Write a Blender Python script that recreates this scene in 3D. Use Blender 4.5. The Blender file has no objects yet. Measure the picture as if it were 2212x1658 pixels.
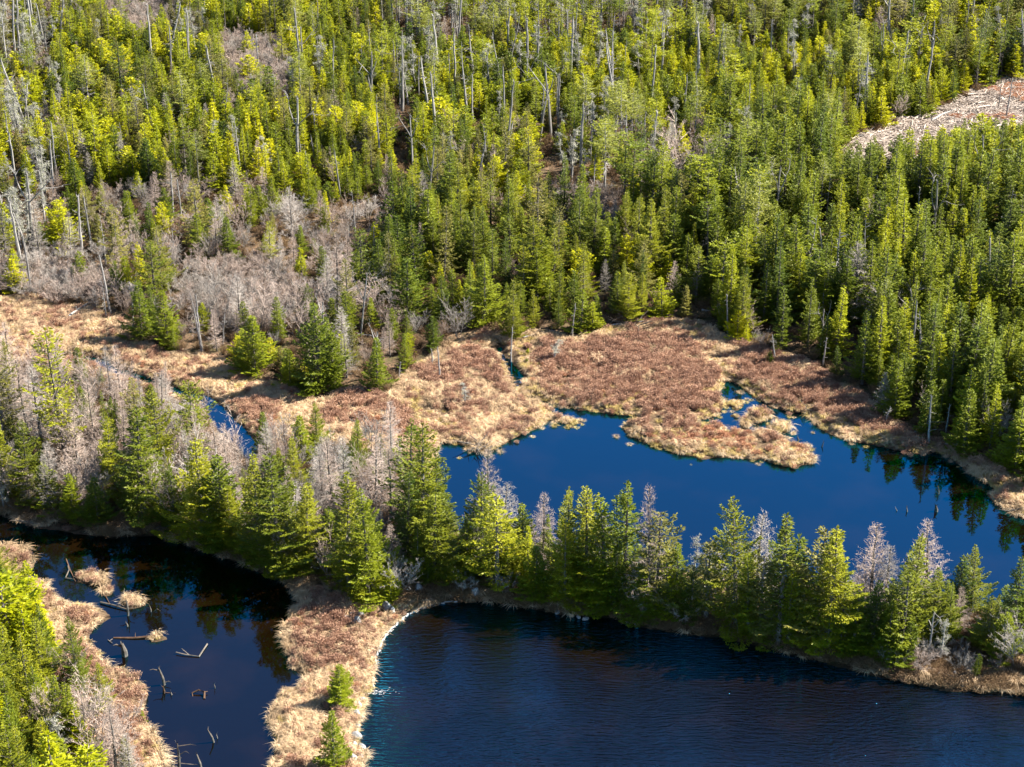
import bpy, math, random
import numpy as np
from mathutils import Vector, Matrix

R_ = math.radians
scene = bpy.context.scene
COL = scene.collection

# ------------------------------------------------------------------ camera, sky, sun, exposure
CAM_H, PITCH, FV = 85.0, 27.0, 4301.0           # metres up, degrees down, focal length in units of the 2212 px wide survey picture
cam_d = bpy.data.cameras.new('camera'); cam = bpy.data.objects.new('camera', cam_d); COL.objects.link(cam)
cam.location = (0, 0, CAM_H); cam.rotation_euler = (R_(90 - PITCH), 0, 0)
cam_d.sensor_width = 36; cam_d.lens = FV / 2212 * 36; cam_d.clip_start = 1; cam_d.clip_end = 5000
scene.camera = cam

SUN_DIR = Vector((0.96, 0.19, 0)).normalized(); SUN_EL = 42.0
wd = bpy.data.worlds.new('World'); scene.world = wd; wd.use_nodes = True
nt = wd.node_tree; nt.nodes.clear()
sky = nt.nodes.new('ShaderNodeTexSky'); sky.sky_type = 'NISHITA'; sky.sun_disc = False
sky.sun_elevation = R_(SUN_EL); sky.sun_rotation = math.atan2(SUN_DIR.x, SUN_DIR.y)
sky.air_density = 1.0; sky.dust_density = 0.3; sky.ozone_density = 3.0; sky.altitude = 100
hs = nt.nodes.new('ShaderNodeHueSaturation'); hs.inputs['Saturation'].default_value = 1.05
bg = nt.nodes.new('ShaderNodeBackground'); bg.inputs[1].default_value = 0.055
wo = nt.nodes.new('ShaderNodeOutputWorld')
nt.links.new(sky.outputs[0], hs.inputs['Color']); nt.links.new(hs.outputs[0], bg.inputs[0]); nt.links.new(bg.outputs[0], wo.inputs[0])

sd_ = bpy.data.lights.new('sun', 'SUN'); sd_.energy = 5.0; sd_.angle = R_(0.53); sd_.color = (1.0, 0.94, 0.84)
sun = bpy.data.objects.new('sun', sd_); COL.objects.link(sun)
v = Vector((SUN_DIR.x * math.cos(R_(SUN_EL)), SUN_DIR.y * math.cos(R_(SUN_EL)), math.sin(R_(SUN_EL))))
sun.rotation_euler = v.to_track_quat('Z', 'Y').to_euler(); sun.location = (0, 150, 120)
scene.view_settings.view_transform = 'Standard'; scene.view_settings.look = 'None'
scene.view_settings.exposure = 2.2; scene.view_settings.gamma = 1
try: scene.view_settings.use_curve_mapping = False
except Exception: pass
scene.cycles.max_bounces = 5; scene.cycles.diffuse_bounces = 3; scene.cycles.glossy_bounces = 2
scene.cycles.transmission_bounces = 3; scene.cycles.transparent_max_bounces = 4

# ------------------------------------------------------------------ survey picture <-> ground
CP, SP = math.cos(R_(PITCH)), math.sin(R_(PITCH))
def at(px, py):
    """ground point (z=0) that survey position px,py looks at"""
    a = (px - 1106) / FV; b = (829 - py) / FV
    dx, dy, dz = a, CP + b * SP, -SP + b * CP
    t = CAM_H / -dz
    return (dx * t, dy * t)
def proj(x, y, z=0.0):
    zz = z - CAM_H
    d = y * CP - zz * SP; u = y * SP + zz * CP
    return 1106 + FV * x / d, 829 - FV * u / d
def height_for(x, y, ytop):
    lo, hi = 0.0, 40.0
    for _ in range(30):
        m = (lo + hi) / 2
        if proj(x, y, m)[1] > ytop: lo = m
        else: hi = m
    return lo

# ------------------------------------------------------------------ shorelines (surveyed)
POND = [(935,968),(960,957),(1000,962),(1012,974),(1060,972),(1092,952),(1130,935),(1165,924),(1186,905),(1192,886),(1160,872),(1122,864),(1104,852),
        (1112,836),(1122,822),(1128,826),(1122,838),(1116,850),(1130,858),(1165,860),(1200,872),(1240,884),(1300,892),(1345,896),(1378,900),(1368,912),(1345,925),(1352,940),(1382,952),
        (1420,966),(1462,979),(1500,983),(1560,986),(1620,987),(1655,996),(1690,1008),(1725,1013),(1758,996),(1752,976),(1722,966),(1698,962),(1685,950),(1660,940),
        (1600,934),(1560,928),(1515,920),(1508,908),(1548,900),(1560,880),(1552,860),(1558,838),(1572,824),(1590,830),(1612,846),(1652,868),(1700,886),(1742,893),
        (1762,914),(1785,934),(1830,950),(1880,962),(1950,976),(2000,982),(2020,975),(2048,985),(2080,1012),(2120,1040),(2150,1052),(2138,1070),(2150,1092),(2175,1108),
        (2212,1122),(2300,1150),(2420,1190),(2480,1420),(2380,1395),(2212,1352),(2130,1338),(2050,1322),(1900,1296),(1750,1280),(1600,1268),(1450,1248),(1300,1222),(1150,1196),(1040,1175),(985,1164),(955,1120),(935,1060)]
ISLES = [[(1570,873),(1590,866),(1606,876),(1590,886)],[(1620,896),(1648,890),(1662,902),(1640,914),(1622,908)],[(1660,920),(1700,908),(1716,922),(1690,934),(1665,932)],
         [(1030,958),(1060,946),(1092,942),(1090,958),(1060,968)],[(1186,900),(1225,904),(1262,914),(1238,917),(1205,912)],[(1215,921),(1240,922),(1236,926)],[(1600,915),(1622,918),(1612,925)],[(1580,898),(1592,900),(1586,905)],[(1700,985),(1735,985),(1722,995)],[(1500,985),(1530,988),(1515,993)],[(1570,950),(1565,960),(1560,955)],
         [(158,1250),(200,1240),(236,1254),(226,1266),(176,1262)],[(262,1300),(300,1294),(310,1306),(276,1314)],[(318,1378),(338,1374),(352,1380),(334,1385)],[(220,1276),(236,1274),(234,1282),(222,1283)]]
COVE = [(-300,1060),(0,1112),(60,1133),(150,1148),(250,1163),(330,1156),(400,1172),(480,1206),(520,1218),(600,1246),(622,1268),(640,1290),(648,1312),(626,1330),(617,1360),(613,1392),(622,1440),(650,1456),
        (672,1466),(645,1482),(602,1500),(592,1540),(588,1570),(602,1600),(588,1640),(572,1662),(560,1760),(540,1900),(400,1900),(372,1760),(358,1662),(345,1622),(340,1592),(315,1570),(306,1540),(320,1500),(308,1480),(270,1456),
        (232,1450),(215,1420),(196,1392),(190,1365),(236,1336),(228,1320),(150,1312),(128,1298),(100,1266),(60,1256),(30,1240),(62,1230),(78,1210),(50,1192),(0,1180),(-300,1130)]
LAKE = [(985,1298),(940,1304),(900,1317),(862,1340),(840,1364),(821,1388),(811,1420),(806,1460),(802,1490),(790,1504),(780,1532),(776,1562),(776,1600),(786,1640),(782,1662),(800,1760),(830,1900),(2500,1900),(2500,1580),
        (2300,1520),(2212,1502),(2130,1496),(2050,1490),(1960,1480),(1900,1461),(1850,1450),(1770,1426),(1700,1410),(1600,1386),(1500,1371),(1400,1356),(1300,1332),(1200,1324),(1100,1306),(1040,1296)]
def ribbon(line, w):
    pts = [Vector(at(*p)) for p in line]; L = []; Rr = []
    for i, p in enumerate(pts):
        d = (pts[min(i + 1, len(pts) - 1)] - pts[max(i - 1, 0)]).normalized(); n = Vector((-d.y, d.x))
        ww = w[i] if isinstance(w, list) else w
        L.append(p + n * ww / 2); Rr.append(p - n * ww / 2)
    return np.array([tuple(p) for p in L + Rr[::-1]])
STREAM1 = ribbon([(60,768),(140,771),(185,774),(212,783),(246,800),(290,815),(340,832),(390,848),(430,860),(462,884),(482,912),(505,940),(540,968),(560,1010)], [.5,.9,1.1,1.3,1.45,1.5,1.5,1.6,1.7,2.1,2.5,2.7,2.7,1.0])
STREAM2 = ribbon([(1072,738),(1080,756),(1092,776),(1108,798),(1124,826)], [.6,.8,.9,1.1,1.4])
POOL1 = np.array([at(*p) for p in [(490,870),(520,858),(536,864),(520,872)]])
W = lambda poly: np.array([at(*p) for p in poly])
WATER = [W(POND), W(COVE), W(LAKE), STREAM1, STREAM2, POOL1]
ISL = [W(p) for p in ISLES]

def poly_sd(P, poly):
    """signed distance, positive inside"""
    a = poly; b = np.roll(poly, -1, axis=0)
    best = np.full(len(P), 1e9); ins = np.zeros(len(P), bool)
    for (ax, ay), (bx, by) in zip(a, b):
        ex, ey = bx - ax, by - ay; wx, wy = P[:, 0] - ax, P[:, 1] - ay
        t = np.clip((wx * ex + wy * ey) / (ex * ex + ey * ey + 1e-12), 0, 1)
        best = np.minimum(best, (wx - ex * t) ** 2 + (wy - ey * t) ** 2)
        c = (ay > P[:, 1]) != (by > P[:, 1])
        xi = ax + (P[:, 1] - ay) * ex / (ey if abs(ey) > 1e-12 else 1e-12)
        ins ^= c & (P[:, 0] < xi)
    d = np.sqrt(best)
    return np.where(ins, d, -d)
def vnoise(P, s, seed=0):
    """smooth value noise, -1..1"""
    q = P / s; i = np.floor(q).astype(np.int64); f = q - i; f = f * f * (3 - 2 * f)
    def h(a, b):
        n = (a * 374761393 + b * 668265263 + seed * 974634777) & 0xffffffff
        n = ((n ^ (n >> 13)) * 1274126177) & 0xffffffff
        return ((n ^ (n >> 16)) & 0xffff) / 32767.5 - 1
    x, y = i[:, 0], i[:, 1]
    return (h(x, y) * (1 - f[:, 0]) + h(x + 1, y) * f[:, 0]) * (1 - f[:, 1]) + (h(x, y + 1) * (1 - f[:, 0]) + h(x + 1, y + 1) * f[:, 0]) * f[:, 1]
def land_sd(P):
    d = np.full(len(P), 1e9)
    for w in WATER: d = np.minimum(d, -poly_sd(P, w))
    for s in ISL: d = np.maximum(d, poly_sd(P, s))
    c0, c1 = at(1625, 935), at(1750, 985); near = np.exp(-np.minimum((P[:, 0] - c0[0]) ** 2 + ((P[:, 1] - c0[1]) * .8) ** 2, (P[:, 0] - c1[0]) ** 2 * 1.5 + (P[:, 1] - c1[1]) ** 2) / 40.)
    return d + 0.22 * vnoise(P, 1.3, 5) * np.minimum(1, np.abs(d) + .4) + 0.12 * vnoise(P, 0.55, 9) + near * (.5 * vnoise(P, 1.5, 15) + .45 * vnoise(P, .7, 16)) + .18 * vnoise(P, 2.6, 17)
def ground_z(P, d=None):
    if d is None: d = land_sd(P)
    sm = lambda x: np.clip(x, 0, 1) ** 2 * (3 - 2 * np.clip(x, 0, 1))
    land = 0.05 + 0.33 * sm(d / 1.0) + sm(d / 3) * 0.16 * vnoise(P, 1.15, 2) + sm(d / 8) * (0.22 * vnoise(P, 6, 3) + 0.2) + sm((d - 8) / 30) * (0.8 + 0.8 * vnoise(P, 22, 4))
    return np.where(d > 0, land, 0.05 - 1.1 * sm(-d / 1.4))
def gz(x, y): return float(ground_z(np.array([[x, y]]))[0])
def in_poly(PX, poly):
    ins = np.zeros(len(PX), bool); n = len(poly)
    for i in range(n):
        ax, ay = poly[i]; bx, by = poly[(i + 1) % n]
        if ay == by: continue
        ins ^= ((ay > PX[:, 1]) != (by > PX[:, 1])) & (PX[:, 0] < ax + (PX[:, 1] - ay) * (bx - ax) / (by - ay))
    return ins

# ------------------------------------------------------------------ land cover (surveyed outlines)
CLEARING = [(1815,340),(1850,305),(1905,280),(1960,255),(2030,232),(2090,206),(2150,185),(2215,168),(2420,120),(2420,300),(2215,330),(2150,345),(2110,358),(2060,368),(2000,392),(1960,408),(1915,412),(1870,402),(1800,372)]
CLEARING = [(a, b + (20 if i < 9 else -4)) for i, (a, b) in enumerate(CLEARING)]
MEADOW = [(-300,640),(0,655),(60,650),(140,668),(210,690),(270,712),(300,745),(350,770),(440,775),(500,800),(560,822),(640,850),(700,862),(780,850),(840,868),(880,810),(935,775),(985,745),(1050,722),(1090,735),(1160,728),(1250,735),
          (1380,712),(1500,702),(1560,735),(1620,762),(1700,775),(1760,800),(1800,830),(1860,860),(1900,905),(1960,935),(2010,960),(2050,985),(1990,990),(1700,1100),(985,1170),(900,1000),(800,985),(700,985),(640,985),(585,985),(520,960),(455,930),(420,880),(330,850),(240,838),(150,815),(90,800),(-300,760)]
DAM = [(600,1255),(650,1262),(720,1300),(820,1322),(1000,1296),(900,1330),(830,1400),(815,1500),(790,1520),(790,1760),(830,1900),(540,1900),(560,1660),(590,1500),(600,1420)]
CAUSEWAY = [(-300,760),(90,800),(240,838),(330,850),(420,880),(455,930),(520,960),(585,985),(700,985),(900,1000),(985,1170),(1450,1240),(2050,1320),(2480,1420),(2500,1580),(2130,1500),(1900,1465),(1500,1375),(1100,1310),(985,1300),(820,1325),(650,1262),(480,1208),(250,1165),(0,1115),(-300,1060)]
SW_BANK = [(-300,1120),(0,1178),(80,1205),(60,1235),(110,1265),(150,1310),(240,1320),(200,1370),(220,1440),(320,1490),(315,1560),(350,1600),(360,1670),(380,1900),(-300,1900)]
SE_POINT = [(2060,1000),(2160,1040),(2130,1075),(2212,1125),(2480,1200),(2480,1000),(2212,1010)]
THICK = [[(465,120),(520,98),(600,112),(640,160),(625,255),(540,260),(475,220)],[(225,20),(300,-30),(395,-10),(385,90),(310,130),(240,120)],[(1130,460),(1240,442),(1340,460),(1340,520),(1200,530)],
         [(-60,600),(120,598),(230,640),(230,690),(60,655),(-60,650)],[(400,600),(520,585),(640,610),(650,690),(560,740),(450,720),(400,680)]]
ZONES = [  # name, outline, spacing, mix of (kind, weight, hmin, hmax)
 ('front', [(880,480),(1140,500),(1330,480),(1500,560),(1540,700),(1500,705),(1250,738),(1050,722),(900,790),(840,700),(840,560)], 2.6, [('full',5,4.5,9),('dark',3,4,8),('bare',1.6,3,5),('young',2,2,4),('sparse',1,6,9)]),
 ('midmix', [(140,470),(260,430),(460,450),(620,470),(860,440),(960,500),(900,620),(900,720),(860,850),(700,860),(560,820),(440,775),(300,740),(140,668),(60,640)], 2.35, [('bare',7.5,2.5,5.6),('shrub',2.4,1.6,3.4),('dark',2.6,3,5.5),('young',3.4,2.2,4.8),('sparse',.6,5,8),('snag',.5,3,7)]),
 ('mess', [(1140,300),(1330,290),(1500,300),(1600,380),(1620,480),(1500,500),(1330,480),(1200,440)], 2.5, [('umbrella',3.4,6,9.5),('bare',2.2,4,6),('lichen',2.2,4,8),('young',2,3,5),('dark',1.6,4,7),('snag',2.2,4,8.5)]),
 ('trunks', [(1330,480),(1620,480),(1660,600),(1640,700),(1560,690),(1500,640)], 2.0, [('umbrella',5,8,11),('dark',3,5,9),('snag',1,5,8),('spire',2,7,10)]),
 ('rightdark', [(1560,330),(1800,360),(1850,400),(2000,430),(2420,470),(2420,1060),(2212,1010),(2100,1010),(2050,975),(1900,900),(1850,850),(1760,795),(1700,765),(1560,728),(1540,640),(1620,560)], 2.1, [('spire',6,5.5,10.5),('dark',4.5,4,8.5),('umbrella',.7,7,9),('snag',.5,5,9),('bare',.35,4,6),('young',.8,3,6)]),
 ('rightbright', [(1560,250),(1830,350),(1900,345),(2110,284),(2420,235),(2420,470),(2000,440),(1800,380)], 1.9, [('young',6,3.8,6.5),('spire',3,5,8),('dark',1,4,7),('snag',.3,4,8)]),
 ('brightband', [(640,150),(900,150),(1200,150),(1500,165),(1800,120),(1980,150),(2100,200),(1960,252),(1830,310),(1600,330),(1330,290),(1140,300),(860,290),(640,300)], 1.75, [('young',9,2.9,4.9),('spire',1,4.5,6.5),('dark',.8,3.5,6),('snag',.5,5,10),('lichen',.3,5,8),('umbrella',.35,7,9)]),
 ('topdead', [(820,-120),(1560,-120),(1560,20),(1500,165),(1200,150),(900,150),(820,90)], 2.3, [('umbrella',4,6,9.5),('lichen',3.5,5,9),('snag',3.2,5,10),('bare',1,4,6),('young',4,3.5,5.5)]),
 ('topright', [(1560,-120),(2420,-120),(2420,120),(2215,168),(2090,206),(1980,150),(1800,120),(1560,130)], 2.3, [('young',4,4,7),('sparse',3,6,9),('umbrella',2,6,9),('bare',1,4,6),('dark',1,4,7),('snag',.9,5,9.5),('lichen',.5,5,8)]),
 ('leftdead', [(-300,-120),(200,-120),(150,60),(110,200),(150,420),(140,600),(-300,640)], 2.3, [('lichen',5,4,8),('umbrella',1,5,8),('sparse',1.2,4,7),('snag',1.6,5,10),('young',4,3.5,6),('bare',2,3,6)]),
 ('leftgreen', [(-300,-400),(2600,-400),(2600,1000),(-300,900)], 1.95, [('young',8,2.8,5.2),('spire',1,4,7),('dark',1,3.5,6),('sparse',.8,5,8),('umbrella',.3,6,8),('snag',.55,4,9),('lichen',.3,4,7),('bare',.9,3,5)]),
]

# ------------------------------------------------------------------ materials
def mat(name):
    m = bpy.data.materials.new(name); m.use_nodes = True; n = m.node_tree; n.nodes.clear()
    return m, n, n.nodes.new, n.links.new
def leafy(name, ca, cb, trans=0.35, rough=0.55, noise_scale=3.0, tcol=None, jitter=0.8):
    m, n, N, L = mat(name)
    oi = N('ShaderNodeObjectInfo'); tc = N('ShaderNodeTexCoord'); no = N('ShaderNodeTexNoise'); no.inputs['Scale'].default_value = noise_scale
    L(tc.outputs['Object'], no.inputs['Vector'])
    lo = N('ShaderNodeTexNoise'); lo.inputs['Scale'].default_value = 0.06; L(oi.outputs['Location'], lo.inputs['Vector'])
    a = N('ShaderNodeMath'); a.operation = 'MULTIPLY_ADD'; L(oi.outputs['Random'], a.inputs[0]); a.inputs[1].default_value = jitter; L(no.outputs['Fac'], a.inputs[2])
    b = N('ShaderNodeMath'); b.operation = 'MULTIPLY_ADD'; L(lo.outputs['Fac'], b.inputs[0]); b.inputs[1].default_value = 1.2; L(a.outputs[0], b.inputs[2])
    mr = N('ShaderNodeMapRange'); L(b.outputs[0], mr.inputs['Value']); mr.inputs['From Min'].default_value = 0.85; mr.inputs['From Max'].default_value = 1.85
    mx = N('ShaderNodeMix'); mx.data_type = 'RGBA'; L(mr.outputs[0], mx.inputs['Factor']); mx.inputs['A'].default_value = (*ca, 1); mx.inputs['B'].default_value = (*cb, 1)
    bs = N('ShaderNodeBsdfPrincipled'); L(mx.outputs['Result'], bs.inputs['Base Color']); bs.inputs['Roughness'].default_value = rough
    bs.inputs['Specular IOR Level'].default_value = 0.25
    tr = N('ShaderNodeBsdfTranslucent')
    if tcol:
        tm = N('ShaderNodeMix'); tm.data_type = 'RGBA'; tm.blend_type = 'MULTIPLY'; tm.inputs['Factor'].default_value = 1; L(mx.outputs['Result'], tm.inputs['A']); tm.inputs['B'].default_value = (*tcol, 1); L(tm.outputs['Result'], tr.inputs['Color'])
    else: L(mx.outputs['Result'], tr.inputs['Color'])
    ms = N('ShaderNodeMixShader'); ms.inputs[0].default_value = trans; L(bs.outputs[0], ms.inputs[1]); L(tr.outputs[0], ms.inputs[2])
    o = N('ShaderNodeOutputMaterial'); L(ms.outputs[0], o.inputs[0]); return m
def plain(name, ca, cb, scale=4.0, rough=0.85, bump=0.3, stretch=(1, 1, 1), contrast=(0.35, 0.7)):
    m, n, N, L = mat(name)
    tc = N('ShaderNodeTexCoord'); mp = N('ShaderNodeMapping'); mp.inputs['Scale'].default_value = stretch; L(tc.outputs['Object'], mp.inputs[0])
    no = N('ShaderNodeTexNoise'); no.inputs['Scale'].default_value = scale; no.inputs['Detail'].default_value = 5; L(mp.outputs[0], no.inputs['Vector'])
    oi = N('ShaderNodeObjectInfo')
    a = N('ShaderNodeMath'); a.operation = 'MULTIPLY_ADD'; L(oi.outputs['Random'], a.inputs[0]); a.inputs[1].default_value = 0.25; L(no.outputs['Fac'], a.inputs[2])
    mr = N('ShaderNodeMapRange'); L(a.outputs[0], mr.inputs['Value']); mr.inputs['From Min'].default_value = contrast[0]; mr.inputs['From Max'].default_value = contrast[1] + .2
    mx = N('ShaderNodeMix'); mx.data_type = 'RGBA'; L(mr.outputs[0], mx.inputs['Factor']); mx.inputs['A'].default_value = (*ca, 1); mx.inputs['B'].default_value = (*cb, 1)
    bs = N('ShaderNodeBsdfPrincipled'); L(mx.outputs['Result'], bs.inputs['Base Color']); bs.inputs['Roughness'].default_value = rough; bs.inputs['Specular IOR Level'].default_value = 0.2
    bu = N('ShaderNodeBump'); bu.inputs['Strength'].default_value = bump; bu.inputs['Distance'].default_value = 0.05; L(no.outputs['Fac'], bu.inputs['Height']); L(bu.outputs[0], bs.inputs['Normal'])
    o = N('ShaderNodeOutputMaterial'); L(bs.outputs[0], o.inputs[0]); return m
M = {}
M['needle_yellow'] = leafy('needles_yellow_green', (.20, .235, .003), (.44, .42, .004), .42)
M['needle_mid'] = leafy('needles_green', (.095, .13, .004), (.31, .32, .005), .33)
M['needle_dark'] = leafy('needles_deep_green', (.05, .08, .005), (.175, .20, .006), .30)
M['needle_pale'] = leafy('needles_olive_with_lichen', (.10, .12, .018), (.24, .25, .035), .33)
M['needle_shore'] = leafy('needles_shore_spruce', (.040, .068, .004), (.235, .235, .006), .24, noise_scale=1.4)
M['needle_dull'] = leafy('needles_dull_olive', (.07, .075, .015), (.20, .18, .03), .3)
M['bark'] = plain('bark', (.05, .042, .035), (.17, .15, .13), 5, stretch=(1, 1, .3))
M['deadwood'] = plain('weathered_wood', (.11, .102, .095), (.33, .31, .285), 3, stretch=(1, 1, .4))
M['drift'] = plain('driftwood', (.035, .026, .02), (.15, .125, .10), 3)
M['wetwood'] = plain('wet_brown_wood', (.03, .015, .008), (.11, .06, .035), 3)
M['twig_grey'] = leafy('bare_twigs_grey', (.16, .14, .118), (.36, .32, .28), .15, .8)
M['twig_pink'] = leafy('bare_twigs_pinkish', (.18, .135, .108), (.40, .315, .26), .15, .8)
M['lichen'] = leafy('hanging_lichen', (.20, .21, .13), (.36, .36, .26), .25, .8)
M['grass_tan'] = leafy('dry_grass', (.24, .16, .09), (.60, .44, .27), .30, .7, jitter=1.0)
M['grass_gold'] = leafy('golden_sedge', (.28, .20, .06), (.50, .38, .15), .30, .7)
M['heath'] = leafy('leatherleaf_heath', (.18, .09, .06), (.42, .255, .165), .2, .8)
M['heath_red'] = leafy('reddish_heath', (.30, .14, .085), (.46, .25, .14), .25, .8)
M['undergrowth'] = leafy('brown_undergrowth', (.10, .055, .03), (.23, .15, .075), .2, .8)
M['rock'] = plain('granite', (.09, .088, .084), (.33, .32, .30), 3)
M['slash'] = plain('bleached_logging_slash', (.13, .095, .07), (.52, .44, .37), 1.2)
M['foam'] = plain('water_foam', (.3, .3, .3), (.6, .6, .6), 5, .5)

# water: dark tannin-stained body under a sharp sky reflection
def water_mat(name, body, ripple, scale, stretch, rot=0.0, tint=(.25, .62, 1.0), refl=1.0, patches=0.0):
    m, n, N, L = mat(name)
    tc = N('ShaderNodeTexCoord'); mp = N('ShaderNodeMapping'); mp.inputs['Scale'].default_value = stretch; mp.inputs['Rotation'].default_value = (0, 0, rot); L(tc.outputs['Object'], mp.inputs[0])
    warp = N('ShaderNodeTexNoise'); warp.inputs['Scale'].default_value = .09; warp.inputs['Detail'].default_value = 2; L(tc.outputs['Object'], warp.inputs['Vector'])
    ad = N('ShaderNodeVectorMath'); ad.operation = 'MULTIPLY_ADD'; L(warp.outputs['Color'], ad.inputs[0]); ad.inputs[1].default_value = (5, 5, 0); L(mp.outputs[0], ad.inputs[2])
    no = N('ShaderNodeTexNoise'); no.inputs['Scale'].default_value = scale; no.inputs['Detail'].default_value = 3; no.inputs['Roughness'].default_value = .55; L(ad.outputs[0], no.inputs['Vector'])
    big = N('ShaderNodeTexNoise'); big.inputs['Scale'].default_value = .045; L(tc.outputs['Object'], big.inputs['Vector'])
    st = N('ShaderNodeMapRange'); L(big.outputs['Fac'], st.inputs['Value']); st.inputs['From Min'].default_value = .35; st.inputs['From Max'].default_value = .65
    st.inputs['To Min'].default_value = ripple * (1 - patches); st.inputs['To Max'].default_value = ripple * (1 + patches)
    bu = N('ShaderNodeBump'); bu.inputs['Distance'].default_value = .14; L(st.outputs[0], bu.inputs['Strength']); L(no.outputs['Fac'], bu.inputs['Height'])
    df = N('ShaderNodeBsdfDiffuse'); sh = N('ShaderNodeTexNoise'); sh.inputs['Scale'].default_value = .16; sh.inputs['Detail'].default_value = 4; L(tc.outputs['Object'], sh.inputs['Vector'])
    sr = N('ShaderNodeMapRange'); L(sh.outputs['Fac'], sr.inputs['Value']); sr.inputs['From Min'].default_value = .5; sr.inputs['From Max'].default_value = .78
    bm_ = N('ShaderNodeMix'); bm_.data_type = 'RGBA'; L(sr.outputs[0], bm_.inputs['Factor']); bm_.inputs['A'].default_value = (*body, 1); bm_.inputs['B'].default_value = (body[0] * 2.3, body[1] * 2.2, body[2] * 3, 1); L(bm_.outputs['Result'], df.inputs['Color'])
    gl = N('ShaderNodeBsdfGlossy'); gl.inputs['Roughness'].default_value = .02; gl.inputs['Color'].default_value = (*tint, 1); L(bu.outputs[0], gl.inputs['Normal'])
    fr = N('ShaderNodeFresnel'); fr.inputs['IOR'].default_value = 1.333; L(bu.outputs[0], fr.inputs['Normal'])
    mu = N('ShaderNodeMath'); mu.operation = 'MULTIPLY'; mu.inputs[1].default_value = refl; L(fr.outputs[0], mu.inputs[0]); mu.use_clamp = True
    ms = N('ShaderNodeMixShader'); L(mu.outputs[0], ms.inputs[0]); L(df.outputs[0], ms.inputs[1]); L(gl.outputs[0], ms.inputs[2])
    o = N('ShaderNodeOutputMaterial'); L(ms.outputs[0], o.inputs[0]); return m
M['pond'] = water_mat('pond_water', (.0026, .0014, .0005), .014, 1.6, (1, 1, 1), tint=(.0, .58, 1.0), refl=3.9)
M['cove'] = water_mat('cove_water', (.0034, .0016, .0004), .03, 1.6, (1, 1, 1), tint=(.01, .50, .80), refl=3.2, patches=.8)
M['lake'] = water_mat('lake_water', (.0028, .0014, .0005), 1.25, 2.0, (.5, 2.2, 1), rot=.15, tint=(.05, .56, .90), refl=4.0, patches=.6)

# ground: forest litter, dry marsh, slash, by surveyed cover stored on the mesh
def ground_mat():
    m, n, N, L = mat('ground_cover')
    at_ = N('ShaderNodeAttribute'); at_.attribute_name = 'cover'; sp = N('ShaderNodeSeparateColor'); L(at_.outputs['Color'], sp.inputs[0])
    tc = N('ShaderNodeTexCoord')
    def noi(s, d=4): 
        x = N('ShaderNodeTexNoise'); x.inputs['Scale'].default_value = s; x.inputs['Detail'].default_value = d; L(tc.outputs['Object'], x.inputs['Vector']); return x
    n1, n2, n3 = noi(.5), noi(3.5), noi(1.1)
    def mix(f, a, b):
        x = N('ShaderNodeMix'); x.data_type = 'RGBA'
        for s, val in (('Factor', f), ('A', a), ('B', b)):
            if isinstance(val, tuple): x.inputs[s].default_value = (*val, 1)
            else: L(val, x.inputs[s])
        return x.outputs['Result']
    def ramp(x, a, b):
        r = N('ShaderNodeMapRange'); L(x.outputs['Fac'], r.inputs['Value']); r.inputs['From Min'].default_value = a; r.inputs['From Max'].default_value = b; return r.outputs[0]
    litter = mix(ramp(n2, .35, .65), (.035, .028, .015), (.14, .085, .05)); litter = mix(ramp(n1, .5, .7), litter, (.06, .055, .02))
    marsh = mix(ramp(n2, .35, .65), (.15, .09, .05), (.38, .26, .15)); marsh = mix(ramp(n3, .5, .75), marsh, (.20, .10, .065))
    slash = mix(ramp(n2, .38, .62), (.10, .07, .05), (.36, .28, .22)); slash = mix(ramp(n1, .52, .62), slash, (.26, .11, .085))
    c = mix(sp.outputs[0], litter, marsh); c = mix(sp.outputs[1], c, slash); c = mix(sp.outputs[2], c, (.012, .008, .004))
    bs = N('ShaderNodeBsdfPrincipled'); L(c, bs.inputs['Base Color']); bs.inputs['Roughness'].default_value = .9; bs.inputs['Specular IOR Level'].default_value = .15
    bu = N('ShaderNodeBump'); bu.inputs['Strength'].default_value = .7; bu.inputs['Distance'].default_value = .15; L(n2.outputs['Fac'], bu.inputs['Height']); L(bu.outputs[0], bs.inputs['Normal'])
    o = N('ShaderNodeOutputMaterial'); L(bs.outputs[0], o.inputs[0]); return m
M['ground'] = ground_mat()

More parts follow.
